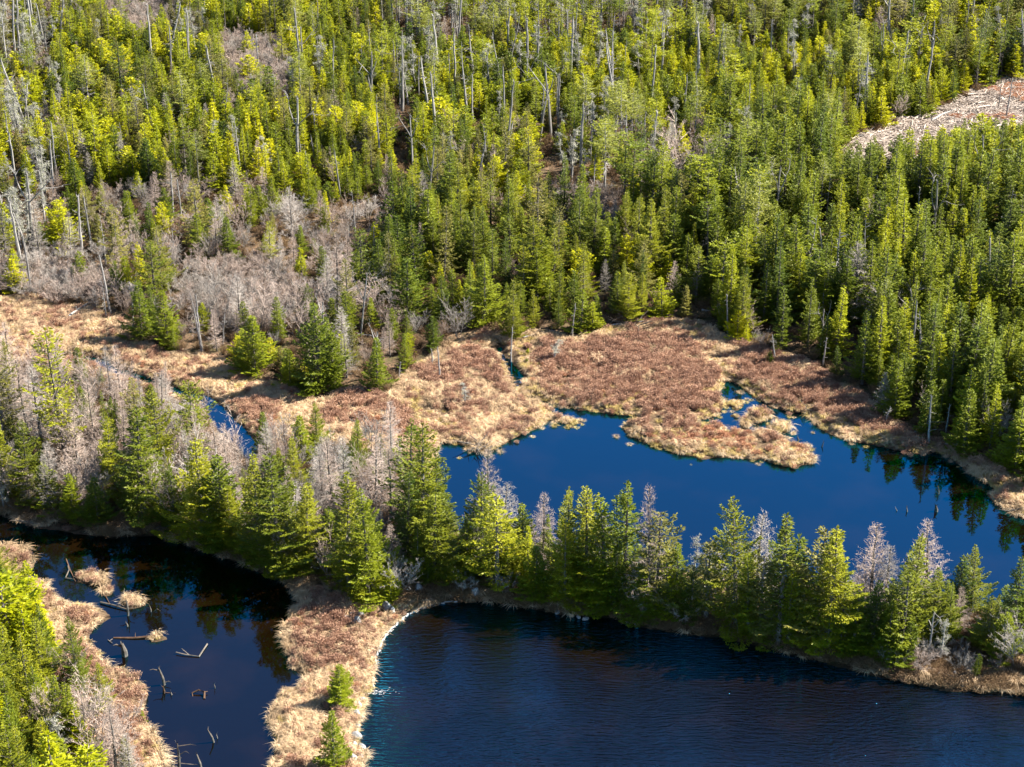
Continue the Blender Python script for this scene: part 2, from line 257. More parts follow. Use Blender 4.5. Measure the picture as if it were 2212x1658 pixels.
# ------------------------------------------------------------------ mesh helpers
class MB:
    def __init__(s): s.v = []; s.f = []; s.m = []; s.n = 0
    def add(s, V, F, mi=0):
        V = np.asarray(V, float).reshape(-1, 3); s.v.append(V); F = np.asarray(F)
        s.f.extend((F + s.n).tolist()); s.m.extend([mi] * len(F)); s.n += len(V)
    def strips(s, P, D, Ln, Wd, rng, mi=0, flat=0.5, tri=False):
        """n leaf-like diamonds (or thin taper triangles) from P along D"""
        n = len(P)
        if n == 0: return
        D = D / (np.linalg.norm(D, axis=1)[:, None] + 1e-9)
        U = np.array([0, 0, 1.0]) + rng.normal(0, flat, (n, 3)); S = np.cross(D, U); S /= (np.linalg.norm(S, axis=1)[:, None] + 1e-9)
        Ln = np.broadcast_to(Ln, (n,))[:, None]; Wd = np.broadcast_to(Wd, (n,))[:, None]
        b = s.n
        if tri:
            V = np.stack([P - S * Wd / 2, P + S * Wd / 2, P + D * Ln], 1).reshape(-1, 3); k = np.arange(n) * 3
            F = np.stack([k, k + 1, k + 2], 1)
        else:
            mid = P + D * Ln * .45
            V = np.stack([P, mid + S * Wd / 2, P + D * Ln, mid - S * Wd / 2], 1).reshape(-1, 3); k = np.arange(n) * 4
            F = np.stack([k, k + 1, k + 2, k + 3], 1)
        s.add(V, F, mi)
    def tube(s, pts, rad, k=6, mi=0, cap=True):
        pts = [Vector(p) for p in pts]; V = []; F = []
        for i, p in enumerate(pts):
            d = (pts[min(i + 1, len(pts) - 1)] - pts[max(i - 1, 0)])
            d = d.normalized() if d.length > 1e-9 else Vector((0, 0, 1))
            a = d.orthogonal().normalized() if abs(d.z) < .9 else d.cross(Vector((0, 1, 0))).normalized(); b = d.cross(a)
            for j in range(k):
                t = 2 * math.pi * j / k; V.append(p + (a * math.cos(t) + b * math.sin(t)) * rad[i])
        for i in range(len(pts) - 1):
            for j in range(k): F.append([i * k + j, i * k + (j + 1) % k, (i + 1) * k + (j + 1) % k, (i + 1) * k + j])
        s.add([tuple(q) for q in V], F, mi)
        if cap:
            n0 = len(V); s.f.append([s.n - n0 + j for j in range(k)][::-1]); s.f.append([s.n - k + j for j in range(k)]); s.m += [mi, mi]
    def mesh(s, name, mats):
        me = bpy.data.meshes.new(name); V = np.concatenate(s.v) if s.v else np.zeros((0, 3))
        me.from_pydata(V.tolist(), [], s.f)
        for mm in mats: me.materials.append(mm)
        if len(mats) > 1: me.polygons.foreach_set('material_index', s.m)
        me.update(); return me
def obj(name, me, parent=None, loc=None):
    o = bpy.data.objects.new(name, me); COL.objects.link(o)
    if parent is not None: o.parent = parent
    if loc is not None: o.location = loc
    return o
def tag(o, label=None, cat=None, group=None, kind=None):
    if label: o['label'] = label
    if cat: o['category'] = cat
    if group: o['group'] = group
    if kind: o['kind'] = kind
    return o

# ------------------------------------------------------------------ ground sheet and waters
def build_ground():
    xs = np.concatenate([[-900, -400, -200, -140], np.arange(-105, -50, 1.0), np.arange(-50, 50, .33), np.arange(50, 106, 1.0), [140, 200, 400, 900]])
    ys = np.concatenate([[-60, 20, 60, 80], np.arange(95, 108, 1.0), np.arange(108, 205, .33), np.arange(205, 345, 1.2), [380, 440, 560, 900, 1600]])
    X, Y = np.meshgrid(xs, ys); P = np.stack([X.ravel(), Y.ravel()], 1)
    d = land_sd(P); Z = ground_z(P, d)
    nx, ny = len(xs), len(ys); i = np.arange(nx * ny).reshape(ny, nx)
    F = np.stack([i[:-1, :-1], i[:-1, 1:], i[1:, 1:], i[1:, :-1]], -1).reshape(-1, 4)
    me = bpy.data.meshes.new('ground'); me.vertices.add(len(P)); me.vertices.foreach_set('co', np.column_stack([P, Z]).ravel())
    me.loops.add(len(F) * 4); me.loops.foreach_set('vertex_index', F.ravel().astype(np.int32))
    me.polygons.add(len(F)); me.polygons.foreach_set('loop_start', np.arange(len(F), dtype=np.int32) * 4); me.polygons.foreach_set('loop_total', np.full(len(F), 4, np.int32))
    me.polygons.foreach_set('use_smooth', np.ones(len(F), bool)); me.update(calc_edges=True)
    PX = np.stack(proj(P[:, 0], P[:, 1]), 1); ok = P[:, 1] > 90
    meadow = np.zeros(len(P))
    for pl in (MEADOW, DAM): meadow = np.maximum(meadow, in_poly(PX, pl) & ok)
    near = (d < 2.5) & ok & ~in_poly(PX, CAUSEWAY); meadow = np.maximum(meadow, near)
    slash = (in_poly(PX + np.stack([vnoise(P, 2, 7), vnoise(P, 2, 8)], 1) * 8, CLEARING) & ok).astype(float)
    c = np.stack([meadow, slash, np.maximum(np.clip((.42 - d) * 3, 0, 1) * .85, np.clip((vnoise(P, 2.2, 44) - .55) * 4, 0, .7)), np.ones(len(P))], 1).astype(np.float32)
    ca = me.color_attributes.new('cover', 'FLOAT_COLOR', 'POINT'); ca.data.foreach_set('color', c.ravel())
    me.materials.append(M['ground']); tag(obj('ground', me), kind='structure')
build_ground()
def water_obj(name, poly, m):
    ar = sum(a[0] * b[1] - b[0] * a[1] for a, b in zip(poly, poly[1:] + poly[:1]))
    if ar < 0: poly = poly[::-1]
    mb = MB(); mb.add([(x, y, 0.0) for x, y in poly], [list(range(len(poly)))]); me = mb.mesh(name, [m]); return tag(obj(name, me), kind='structure')
CW_MID = [(-300,930),(150,960),(480,1060),(640,1120),(860,1200),(985,1230),(1150,1255),(1500,1310),(1900,1385),(2212,1430),(2500,1500)]
mid = [at(*p) for p in CW_MID]
dam_mid = [at(*p) for p in [(860,1200),(760,1330),(710,1400),(700,1460),(690,1550),(680,1700),(680,2000)]]
water_obj('pond_water', mid + [(140, 260), (-140, 260)], M['pond'])
water_obj('cove_water', mid[:5] + dam_mid[1:] + [(at(680,2000)[0], 70), (-80, 70), (-80, mid[0][1])], M['cove'])
water_obj('lake_water', dam_mid[::-1] + mid[5:] + [(80, mid[-1][1]), (80, 70), (at(680,2000)[0], 70)], M['lake'])

# ------------------------------------------------------------------ tree kinds, each modelled once or a few times at full size
def trunk_line(H, rng, wob=.12, lean=0.0):
    n = 8; a = rng.uniform(0, 6.28); pts = []
    x = y = 0.0
    for i in range(n):
        t = i / (n - 1); pts.append((x + lean * H * t * math.cos(a), y + lean * H * t * math.sin(a), H * t))
        x += rng.normal(0, wob * .25); y += rng.normal(0, wob * .25)
    return pts
def on_line(pts, z, H):
    t = min(max(z / H, 0), .9999) * (len(pts) - 1); i = int(t); f = t - i
    a, b = pts[i], pts[i + 1]; return np.array([a[k] * (1 - f) + b[k] * f for k in range(3)])

def conifer(H, Rm, seed, clear=.05, step=.27, nb=7, shape=.9, gap=.05, dens=1.0, elev=(-14, 42), top=None, leaf=(.27, .10), trunk_r=None, lump=.2, bare_low=0, wide_top=False):
    rng = np.random.default_rng(seed); tr = MB(); cr = MB()
    line = trunk_line(H, rng, .10); r0 = trunk_r or (.018 * H + .02)
    tr.tube(line, [r0 * (1 - .93 * i / 7) + .006 for i in range(8)], 6)
    ph = rng.uniform(0, 6.28, 4)
    z = clear * H + .1; z0 = z
    while z < H - .12:
        f = (z - z0) / (H - z0)
        if wide_top: prof = math.sin(math.pi * min(1, .15 + f * .85)) ** .6 * (1 - .25 * f)
        else: prof = (1 - f) ** shape * min(1, .6 + f * 5)
        r = Rm * prof + .06
        k = max(4, int(round(nb * (1 if r > .3 else .8)))); a0 = rng.uniform(0, 6.28)
        for j in range(k):
            if rng.random() < gap: continue
            az = a0 + 6.283 * j / k + rng.normal(0, .18)
            lf = 1 + lump * (math.sin(az * 2 + ph[0] + f * 5) + .7 * math.sin(az * 3 + ph[1] - f * 9))
            L = max(.1, r * lf * rng.uniform(.72, 1.12)); e = R_(elev[0] + (elev[1] - elev[0]) * f ** 1.4 + rng.normal(0, 7))
            out = np.array([math.cos(az), math.sin(az), 0]); side = np.array([-math.sin(az), math.cos(az), 0])
            base = on_line(line, z + rng.uniform(-.1, .1), H)
            n = max(4, int(dens * (6 + 46 * L * L * .5 + 12 * L)))
            t = rng.beta(1.5, 1.0, n); vv = rng.uniform(-1, 1, n); wv = .44 * L * (1 - t) + .06
            P = base + out * (L * t * math.cos(e))[:, None] + side * (vv * wv)[:, None]
            P[:, 2] += L * t * math.sin(e) - .16 * L * np.sin(t * 3.1) - .12 * np.abs(vv) * wv + .12 * L * t ** 3
            D = out * .8 + side * (np.sign(vv) * rng.uniform(.2, .9, n))[:, None] + rng.normal(0, .18, (n, 3)); D[:, 2] += .12
            cr.strips(P, D, leaf[0] * rng.uniform(.6, 1.25, n), leaf[1] * rng.uniform(.7, 1.3, n), rng, flat=.45)
            if L > .45: tr.strips(base[None, :], (out * math.cos(e) + np.array([0, 0, math.sin(e) - .1]))[None, :], L * .8, .035, rng, tri=True)
        z += step * rng.uniform(.8, 1.2)
    n = 10; P = np.tile(on_line(line, H * .985, H), (n, 1)); D = rng.normal(0, .35, (n, 3)); D[:, 2] = 1
    cr.strips(P, D, .28, .07, rng)
    if bare_low:                                   # dead lower branches without needles
        for _ in range(bare_low):
            zz = rng.uniform(.12, max(.3, clear)) * H; az = rng.uniform(0, 6.28); L = rng.uniform(.4, 1.3)
            d = np.array([[math.cos(az), math.sin(az), rng.uniform(-.4, .2)]]); p = on_line(line, zz, H)[None, :]
            tr.strips(p, d, L, .05, rng, tri=True)
            q = p + d * L * rng.uniform(.3, .9, (4, 1)); tr.strips(q, d + rng.normal(0, .6, (4, 3)), .35, .025, rng, tri=True)
    return tr, cr
def larch(H, Rm, seed, clear=.1, w=1.0, nb=6, shape=.62, up=(5, 50), dens=1.0):
    rng = np.random.default_rng(seed); tr = MB(); cr = MB(); line = trunk_line(H, rng, .12)
    tr.tube(line, [(.015 * H + .02) * (1 - .92 * i / 7) + .006 for i in range(8)], 6)
    z = clear * H
    while z < H - .1:
        f = (z - clear * H) / (H * (1 - clear)); r = Rm * (1 - f) ** shape * min(1, .55 + f * 4) + .1; a0 = rng.uniform(0, 6.28)
        for j in range(nb):
            az = a0 + 6.283 * j / nb + rng.normal(0, .25); L = r * rng.uniform(.6, 1.15); e = R_(up[0] + (up[1] - up[0]) * f + rng.normal(0, 9))
            out = np.array([math.cos(az), math.sin(az), 0]); side = np.array([-math.sin(az), math.cos(az), 0]); base = on_line(line, z, H)
            d = out * math.cos(e) + np.array([0, 0, math.sin(e)])
            cr.strips(base[None, :], d[None, :], L * 1.05, .045 * w, rng, tri=True)
            n = int(dens * (5 + 20 * L)); t = rng.uniform(.15, 1, n); sg = rng.choice([-1, 1], n)
            P = base + d * (L * t)[:, None]; D = d * .7 + side * (sg * .8)[:, None] + rng.normal(0, .3, (n, 3))
            ll = (.5 * L * (1 - t) + .14) * rng.uniform(.6, 1.2, n)
            cr.strips(P, D, ll, .026 * w, rng, tri=True)
            Q = P + D / np.linalg.norm(D, axis=1)[:, None] * (ll * rng.uniform(.3, .9, n))[:, None]
            cr.strips(Q, D + rng.normal(0, .8, (n, 3)), .16, .022 * w, rng, tri=True)
        z += .24 * rng.uniform(.7, 1.3)
    return tr, cr
def bare_shrub(H, spread, seed, stems=9, w=1.0, dens=1.0):
    rng = np.random.default_rng(seed); tr = MB(); cr = MB()
    for i in range(stems):
        az = rng.uniform(0, 6.28); ln = rng.uniform(.1, spread); L = H * rng.uniform(.65, 1)
        p0 = np.array([math.cos(az), math.sin(az), 0]) * .12; d = np.array([math.cos(az) * ln, math.sin(az) * ln, 1]); d /= np.linalg.norm(d)
        bend = rng.normal(0, .1, 3); pts = [p0 + d * L * t + bend * L * t * t for t in (0, .35, .7, 1)]
        tr.tube([tuple(p) for p in pts], [.03, .022, .013, .004], 4, cap=False)
        for _ in range(int(9 * dens)):
            t = rng.uniform(.25, .95); b = p0 + d * L * t + bend * L * t * t; dd = d + rng.normal(0, .55, 3); dd[2] = abs(dd[2]) * .8 + .2; dd /= np.linalg.norm(dd); l2 = L * (1 - t * .6) * .45
            cr.strips(b[None, :], dd[None, :], l2, .03 * w, rng, tri=True)
            n = 11; tt = rng.uniform(.2, 1, n); P = b + dd * (l2 * tt)[:, None]; D = dd + rng.normal(0, .55, (n, 3)); D[:, 2] += .2
            cr.strips(P, D, rng.uniform(.15, .42, n), .02 * w, rng, tri=True)
            Q = P + D / np.linalg.norm(D, axis=1)[:, None] * .15; cr.strips(Q, D + rng.normal(0, .7, (n, 3)), rng.uniform(.1, .25, n), .017 * w, rng, tri=True)
    return tr, cr
def snag(H, seed, nbr=14, lean=.02, broken=True, fork=False):
    rng = np.random.default_rng(seed); tr = MB(); br = MB(); line = trunk_line(H, rng, .22, lean); r0 = .014 * H + .05
    tr.tube(line, [r0 * (1 - (.55 if broken else .9) * i / 7) for i in range(8)], 7)
    if broken:
        tp = np.array(line[-1])
        for k in range(4): tr.strips((tp + rng.normal(0, r0 * .3, 3))[None, :] - np.array([[0, 0, .1]]), np.array([[rng.normal(0, .25), rng.normal(0, .25), 1]]), .5, r0 * .8, rng, tri=True)
    def limb(p, d, L, r, depth):
        pts = [p]; q = p.copy(); dd = d.copy()
        for _ in range(4):
            dd = dd + rng.normal(0, .22, 3); dd /= np.linalg.norm(dd); q = q + dd * L / 4; pts.append(q)
        br.tube([tuple(x) for x in pts], [r, r * .8, r * .6, r * .4, r * .12], 4, cap=False)
        if depth:
            for _ in range(rng.integers(2, 5)):
                i = rng.integers(1, 5); e = dd + rng.normal(0, .7, 3); e /= np.linalg.norm(e); limb(pts[i], e, L * .45, r * .5, depth - 1)
    for k in range(nbr):
        z = rng.uniform(.25, .97) * H; az = rng.uniform(0, 6.28); d = np.array([math.cos(az), math.sin(az), rng.uniform(-.15, .55)]); d /= np.linalg.norm(d)
        limb(on_line(line, z, H), d, rng.uniform(.2, 1.0) * (1.5 - z / H) * .13 * H + .15, .03, 1 if rng.random() < .5 else 0)
    if fork:
        for s in (-1, 1): limb(on_line(line, H * .6, H), np.array([s * .55, .1, .85]), H * .5, .08, 2)
    return tr, br
def lichen_tree(H, seed):
    tr, br = snag(H, seed, nbr=26, lean=.03, broken=False); rng = np.random.default_rng(seed + 9); li = MB(); V = np.concatenate(br.v)
    V = V[V[:, 2] > H * .3]; k = rng.integers(0, len(V), 520); P = V[k] + rng.normal(0, .10, (520, 3)); D = rng.normal(0, .55, (520, 3)); D[:, 2] -= .35
    li.strips(P, D, rng.uniform(.10, .30, 520), .05, rng, flat=1); br.strips(P, rng.normal(0, 1, (520, 3)), rng.uniform(.2, .5, 520), .022, rng, tri=True)
    return tr, br, li

PROTO = {}      # kind -> list of (height, trunk mesh, crown mesh, joined mesh, part names)
def joined(name, parts):
    mb = MB(); mats = []
    for i, (b, m) in enumerate(parts):
        V = np.concatenate(b.v); base = mb.n; mb.v.append(V); mb.f += [[q + base for q in f] for f in b.f]; mb.m += [i] * len(b.f); mb.n += len(V); mats.append(m)
    return mb.mesh(name, mats)
def reg(kind, H, parts):
    """parts: (part name, builder, material)"""
    PROTO.setdefault(kind, []).append(dict(H=H, parts=[(n, b.mesh(kind + '_' + n, [m]), m) for n, b, m in parts], all=joined(kind + '_tree', [(b, m) for n, b, m in parts])))
for i in range(8):
    t, c = conifer([5, 5.5, 6, 4.2, 6.5, 5.2, 7, 4.5][i], [1.25, 1.6, 1.45, 1.75, 1.9, 1.35, 1.6, 1.5][i], 10 + i, step=.30, shape=[.95, 1.15, .85, .75, 1.0, 1.2, .95, .8][i], lump=.34, gap=.10, dens=.9, leaf=(.27, .11)); reg('young', [5, 5.5, 6, 4.2, 6.5, 5.2, 7, 4.5][i], [('trunk', t, M['bark']), ('crown', c, M[['needle_yellow', 'needle_yellow', 'needle_mid', 'needle_yellow', 'needle_mid', 'needle_yellow', 'needle_dull', 'needle_dark'][i]])])
for i in range(5):
    t, c = conifer(8.5 + .5 * i, [1.35, 1.9, 1.6, 1.25, 2.1][i], 20 + i, step=.33, shape=[.85, 1.05, .95, .8, 1.1][i], clear=.1, gap=.17, lump=.38, dens=.85, bare_low=8); reg('spire', 8.5 + .5 * i, [('trunk', t, M['bark']), ('crown', c, M['needle_mid' if i % 2 else 'needle_dark'])])
for i in range(3):
    t, c = conifer(6.5 + i, 1.6 + .2 * i, 30 + i, step=.31, shape=.85, gap=.10, lump=.36); reg('dark', 6.5 + i, [('trunk', t, M['bark']), ('crown', c, M['needle_dark'])])
for i in range(4):
    t, c = conifer(9.5, 1.75 + .18 * i, 40 + i, step=.31, nb=8, shape=[.95, .8, 1.05, .85][i], gap=.2, clear=.08, lump=.5, leaf=(.20, .075), dens=1.5, bare_low=30); reg('full', 9.5, [('trunk', t, M['bark']), ('crown', c, M['needle_shore' if i != 2 else 'needle_dark'])])
for i in range(3):
    t, c = conifer(9.0, 1.75 + .15 * i, 50 + i, step=.36, nb=6, shape=.6, gap=.30, clear=.2, lump=.4, dens=.75, bare_low=26); reg('sparse', 9.0, [('trunk', t, M['bark']), ('crown', c, M['needle_dull' if i != 1 else 'needle_shore'])])
for i in range(3):
    t, c = conifer(9.0, 1.25 + .2 * i, 60 + i, step=.34, nb=7, gap=.38, clear=.60 - .08 * i, lump=.45, dens=.6, wide_top=True, elev=(-8, 20), bare_low=22, trunk_r=.12); reg('umbrella', 9.0, [('trunk', t, M['deadwood'] if i == 1 else M['bark']), ('crown', c, M[['needle_dark', 'needle_pale', 'needle_mid'][i]])])
for i in range(5):
    t, c = larch(6.5, 1.5 + .25 * i, 70 + i, dens=.5, nb=5, w=.9) if i < 2 else bare_shrub(6.5, [0, 0, .42, .5, .36][i], 70 + i, [0, 0, 5, 6, 4][i], w=1.5, dens=2.1); reg('bare', 6.5, [('trunk', t, M['bark']), ('crown', c, M['twig_grey' if i % 2 else 'twig_pink'])])
for i in range(4):
    t, c = bare_shrub(2.6, .95 + .1 * i, 80 + i, 8 + i); reg('shrub', 2.6, [('stem', t, M['bark']), ('twigs', c, M['twig_pink' if i % 2 else 'twig_grey'])])
for i in range(5):
    t, c = snag(8.0, 90 + i, nbr=[10, 22, 6, 16, 8][i], lean=[.02, .05, .0, .1, .03][i], broken=i != 1, fork=i == 4); reg('snag', 8.0, [('trunk', t, M['deadwood']), ('branches', c, M['deadwood'])])
for i in range(3):
    t, c, l = lichen_tree(7.0, 100 + i); reg('lichen', 7.0, [('trunk', t, M['deadwood']), ('branches', c, M['deadwood']), ('lichen', l, M['lichen'])])

# small ground-cover plants
def tussock(seed, h=.55, n=110, w=.022, mat_=None, lean=0.0):
    rng = np.random.default_rng(seed); mb = MB(); az = rng.uniform(0, 6.28, n); r = .22 * np.sqrt(rng.uniform(0, 1, n)); o = rng.uniform(.1, 1.25, n); hh = h * rng.uniform(.5, 1.1, n)
    P = np.stack([np.cos(az) * r, np.sin(az) * r, np.zeros(n) - .05], 1); out = np.stack([np.cos(az), np.sin(az), np.zeros(n)], 1); out[:, 0] -= lean
    S = np.stack([-np.sin(az), np.cos(az), np.zeros(n)], 1) * (w / 2)
    m1 = P + out * (o * hh * .35)[:, None]; m1[:, 2] += hh * .75; tip = P + out * (o * hh * 1.0)[:, None]; tip[:, 2] += hh * (.95 - .45 * o)
    V = np.stack([P - S, P + S, m1 + S, m1 - S, tip], 1).reshape(-1, 3); k = np.arange(n) * 5
    mb.add(V, np.stack([k, k + 1, k + 2, k + 3], 1)); b = mb.n - n * 5
    mb.f += np.stack([k + 3, k + 2, k + 4], 1).tolist(); mb.m += [0] * n
    return mb.mesh('tussock', [mat_])
def heath(seed, h=.5, n=130, mat_=None, w=.022, leaf=.05):
    rng = np.random.default_rng(seed); mb = MB(); az = rng.uniform(0, 6.28, n); o = rng.uniform(0, .9, n)
    P = np.stack([np.cos(az) * .12 * o, np.sin(az) * .12 * o, np.full(n, -.04)], 1); D = np.stack([np.cos(az) * o, np.sin(az) * o, np.full(n, 1.0)], 1) + rng.normal(0, .12, (n, 3)); ll = h * rng.uniform(.6, 1.1, n)
    mb.strips(P, D, ll, w, rng, tri=True); D /= np.linalg.norm(D, axis=1)[:, None]
    for q in (.5, .75, .95): mb.strips(P + D * (ll * q)[:, None], D + rng.normal(0, .7, (n, 3)), leaf * 2.4, leaf, rng, flat=1)
    return mb.mesh('heath', [mat_])
def sticks(seed, n=14):
    rng = np.random.default_rng(seed); mb = MB()
    for _ in range(n):
        p = np.array([rng.uniform(-.7, .7), rng.uniform(-.7, .7), rng.uniform(.03, .25)]); a = rng.uniform(0, 3.14) ; L = rng.uniform(.4, 1.5); d = np.array([math.cos(a), math.sin(a), rng.normal(0, .15)])
        r = rng.uniform(.015, .05); mb.tube([tuple(p - d * L / 2), tuple(p + d * L / 2)], [r, r * .6], 4)
    return mb.mesh('sticks', [M['slash']])
TUSS = [tussock(i, .5 + .08 * (i % 3), mat_=M['grass_tan']) for i in range(4)] + [tussock(10 + i, .42, mat_=M['grass_gold']) for i in range(2)]
HEATH = [heath(i, .5 + .1 * i, mat_=M['heath']) for i in range(3)] + [heath(7, .42, mat_=M['heath_red'])]
UNDER = [heath(20 + i, .7, 170, M['undergrowth'], leaf=.028) for i in range(2)]
STICKS = [sticks(i) for i in range(4)]

# ------------------------------------------------------------------ scatter: one object whose points carry plants (for what nobody could count)
def scatter(name, rows, meshes, label=None, cat=None, group=None):
    """rows: (x,y,z, rotz, scale xy, scale z, index of mesh)"""
    rows = np.array(rows, float)
    me = bpy.data.meshes.new(name); me.from_pydata(rows[:, :3].tolist(), [], [])
    a = me.attributes.new('turn', 'FLOAT_VECTOR', 'POINT'); rr = np.zeros((len(rows), 3)); rr[:, 2] = rows[:, 3]; a.data.foreach_set('vector', rr.ravel())
    a = me.attributes.new('size', 'FLOAT_VECTOR', 'POINT'); a.data.foreach_set('vector', rows[:, [4, 4, 5]].ravel())
    a = me.attributes.new('pick', 'INT', 'POINT'); a.data.foreach_set('value', rows[:, 6].astype(np.int32))
    o = obj(name, me); ng = bpy.data.node_groups.new(name, 'GeometryNodeTree')
    ng.interface.new_socket('Geometry', in_out='INPUT', socket_type='NodeSocketGeometry'); ng.interface.new_socket('Geometry', in_out='OUTPUT', socket_type='NodeSocketGeometry')
    N, L = ng.nodes.new, ng.links.new; gi, go = N('NodeGroupInput'), N('NodeGroupOutput'); jn = N('GeometryNodeJoinGeometry')
    def named(nm, t):
        x = N('GeometryNodeInputNamedAttribute'); x.data_type = t; x.inputs['Name'].default_value = nm; return x.outputs['Attribute']
    turn, size, pick = named('turn', 'FLOAT_VECTOR'), named('size', 'FLOAT_VECTOR'), named('pick', 'INT')
    er = N('FunctionNodeEulerToRotation'); L(turn, er.inputs[0])
    for k, m in enumerate(meshes):
        if not (rows[:, 6] == k).any(): continue
        src = bpy.data.objects.new(name + '_source', m)
        oi = N('GeometryNodeObjectInfo'); oi.inputs['Object'].default_value = src; oi.inputs['As Instance'].default_value = False
        cmp_ = N('FunctionNodeCompare'); cmp_.data_type = 'INT'; cmp_.operation = 'EQUAL'; L(pick, cmp_.inputs[2]); cmp_.inputs[3].default_value = k
        ip = N('GeometryNodeInstanceOnPoints'); L(gi.outputs[0], ip.inputs['Points']); L(cmp_.outputs[0], ip.inputs['Selection']); L(oi.outputs['Geometry'], ip.inputs['Instance'])
        L(er.outputs[0], ip.inputs['Rotation']); L(size, ip.inputs['Scale']); L(ip.outputs[0], jn.inputs[0])
    L(jn.outputs[0], go.inputs[0]); md = o.modifiers.new('plants', 'NODES'); md.node_group = ng
    return tag(o, label, cat, group, 'stuff')

# ------------------------------------------------------------------ where everything woody stands
rnd = random.Random(4); nr = np.random.default_rng(4)
TREES = []      # dict: kind,x,y,h,wid, hero(bool), zone, note
def hero(kind, px, yb, yt, wid=1.0, note=None, zone='causeway', var=None, rot=None):
    x, y = at(px, yb); TREES.append(dict(kind=kind, x=x, y=y, h=height_for(x, y, yt), wid=wid, hero=True, zone=zone, note=note, px=px, var=var, rot=rot))
CW = [('sparse',146,1015,723,.85),('sparse',20,1000,765,1),('full',15,1085,900,1),('full',60,1095,915,.9),('dark',108,1112,1010,1.2),('spire',232,985,860,.6),('sparse',300,960,828,1),('full',312,1130,883,1.25),('full',255,1095,911,1),
 ('full',352,1080,850,.9),('sparse',420,1010,832,1.1),('full',440,1172,960,1.15),('dark',482,1180,990,1.1),('dark',570,985,890,.95),('full',560,1215,986,1.0),('full',602,1236,989,1.2),('dark',655,1010,903,1.1),('full',640,1090,955,.9),
 ('full',660,1242,1052,1.1),('full',776,1030,914,.95),('full',756,1288,1037,1.15),('full',800,1300,1065,1.0),('young',845,1312,1238,1.1),('sparse',885,1150,928,1.0),('full',915,1205,925,.95),('full',950,1185,989,1.15),('full',880,1232,1034,1),
 ('full',938,1262,1077,1.25),('full',1040,1250,1028,.95),('sparse',1075,1285,1075,1.15),('full',1098,1272,1120,1.1),('dark',1130,1235,1097,1),('spire',1185,1240,1118,.8),('full',1225,1295,1066,.85),('full',1221,1312,1130,.9),('full',1265,1296,1060,.95),
 ('spire',1308,1308,1079,1.1),('full',1345,1318,1045,1.0),('sparse',1425,1330,1106,1.2),('full',1456,1335,1180,1.2),('sparse',1524,1352,1182,1.3),('full',1590,1366,1090,.9),('full',1680,1398,1120,1.1),('spire',1716,1382,1169,1.3),('full',1790,1412,1141,1.15),
 ('sparse',1755,1400,1160,1.1),('dark',1880,1422,1266,1.1),('full',1955,1402,1161,.9),('sparse',1945,1432,1241,1.1),('full',2015,1400,1241,1.1),('spire',2060,1342,1211,1.2),('full',2098,1332,1175,.9),('spire',2182,1402,1214,1.2),('full',2218,1392,1230,1),
 ('dark',160,1130,1030,1.2),('dark',215,1140,1040,1.2),('full',500,1195,1060,1.2),('dark',720,1240,1110,1.2),('full',1010,1240,1120,1.1),('dark',1160,1300,1190,1.3),('dark',1290,1325,1220,1.3),('dark',1390,1345,1230,1.3),('sparse',1640,1385,1210,1.2),('dark',1840,1420,1290,1.3),
 ('dark',1915,1440,1310,1.2),('full',2130,1420,1300,1.2),('dark',2160,1440,1330,1.2),('full',380,1150,1010,1.1),('full',1490,1350,1230,1.1)]
for k, px, yb, yt, w in CW: hero(k, px, yb, yt, w * 1.08)
for px, yb, yt in [(460,1150,1010),(525,1180,1040),(590,1190,1060),(680,1200,1060),(735,1240,1120),(830,1240,1100),(905,1262,1150),(965,1230,1090),(1010,1262,1130),(1060,1265,1150),(1140,1275,1150),(1200,1300,1170),(1245,1312,1180),(1290,1318,1150),(1325,1322,1170),(1370,1330,1180),(1440,1345,1200),(1550,1365,1220),(1615,1385,1200),(1650,1380,1190),(1700,1400,1230),(1735,1400,1230),(1815,1415,1230),(1845,1410,1240),(1905,1425,1270),(1980,1420,1290),(2040,1400,1270),(2130,1380,1270)][::2]: hero('spire', px, yb, yt, .95)
for px, yb, yt, w in [(70,985,790,1),(95,1000,800,1),(40,990,810,1),(120,1000,860,1),(195,1000,830,1),(215,1010,835,.9),(170,1040,900,1),(235,1060,900,1),(330,1000,870,1),(370,1020,900,1),(405,1060,890,1),(435,1030,900,1),(470,1040,920,1),(505,1060,940,1.1),(535,1080,960,1),
  (410,1110,930,1.1),(620,1020,918,.9),(700,1120,975,1.2),(725,1130,960,1.2),(690,1100,1000,1.1),(745,1090,960,1.1),(812,1110,961,1.2),(845,1130,985,1.2),(830,1080,950,1),(1048,1205,979,.95),(1088,1225,1060,1.3),(1062,1215,1050,1),(1172,1240,1081,1.2),(1398,1345,1063,.8),(1300,1300,1120,1.1),
  (1625,1335,1111,1.0),(1880,1345,1147,1.25),(1996,1335,1135,1.15),(1905,1350,1190,1.2),(1150,1230,1130,1.2),(2070,1380,1280,1.1),(20,970,800,1),(180,985,850,.9),(270,1010,880,1),(560,1100,1000,1)]: hero('bare', px, yb, yt, w, var=rnd.randrange(2) if px > 560 else None)
for px, yb, yt, k in [(1497,1262,1161,'lichen'),(1542,1348,1215,'snag'),(2027,1440,1350,'lichen'),(2003,1428,1335,'snag'),(320,1135,1050,'snag'),(10,1105,1020,'lichen'),(1520,1340,1190,'lichen')]: hero(k, px, yb, yt, 1.2)
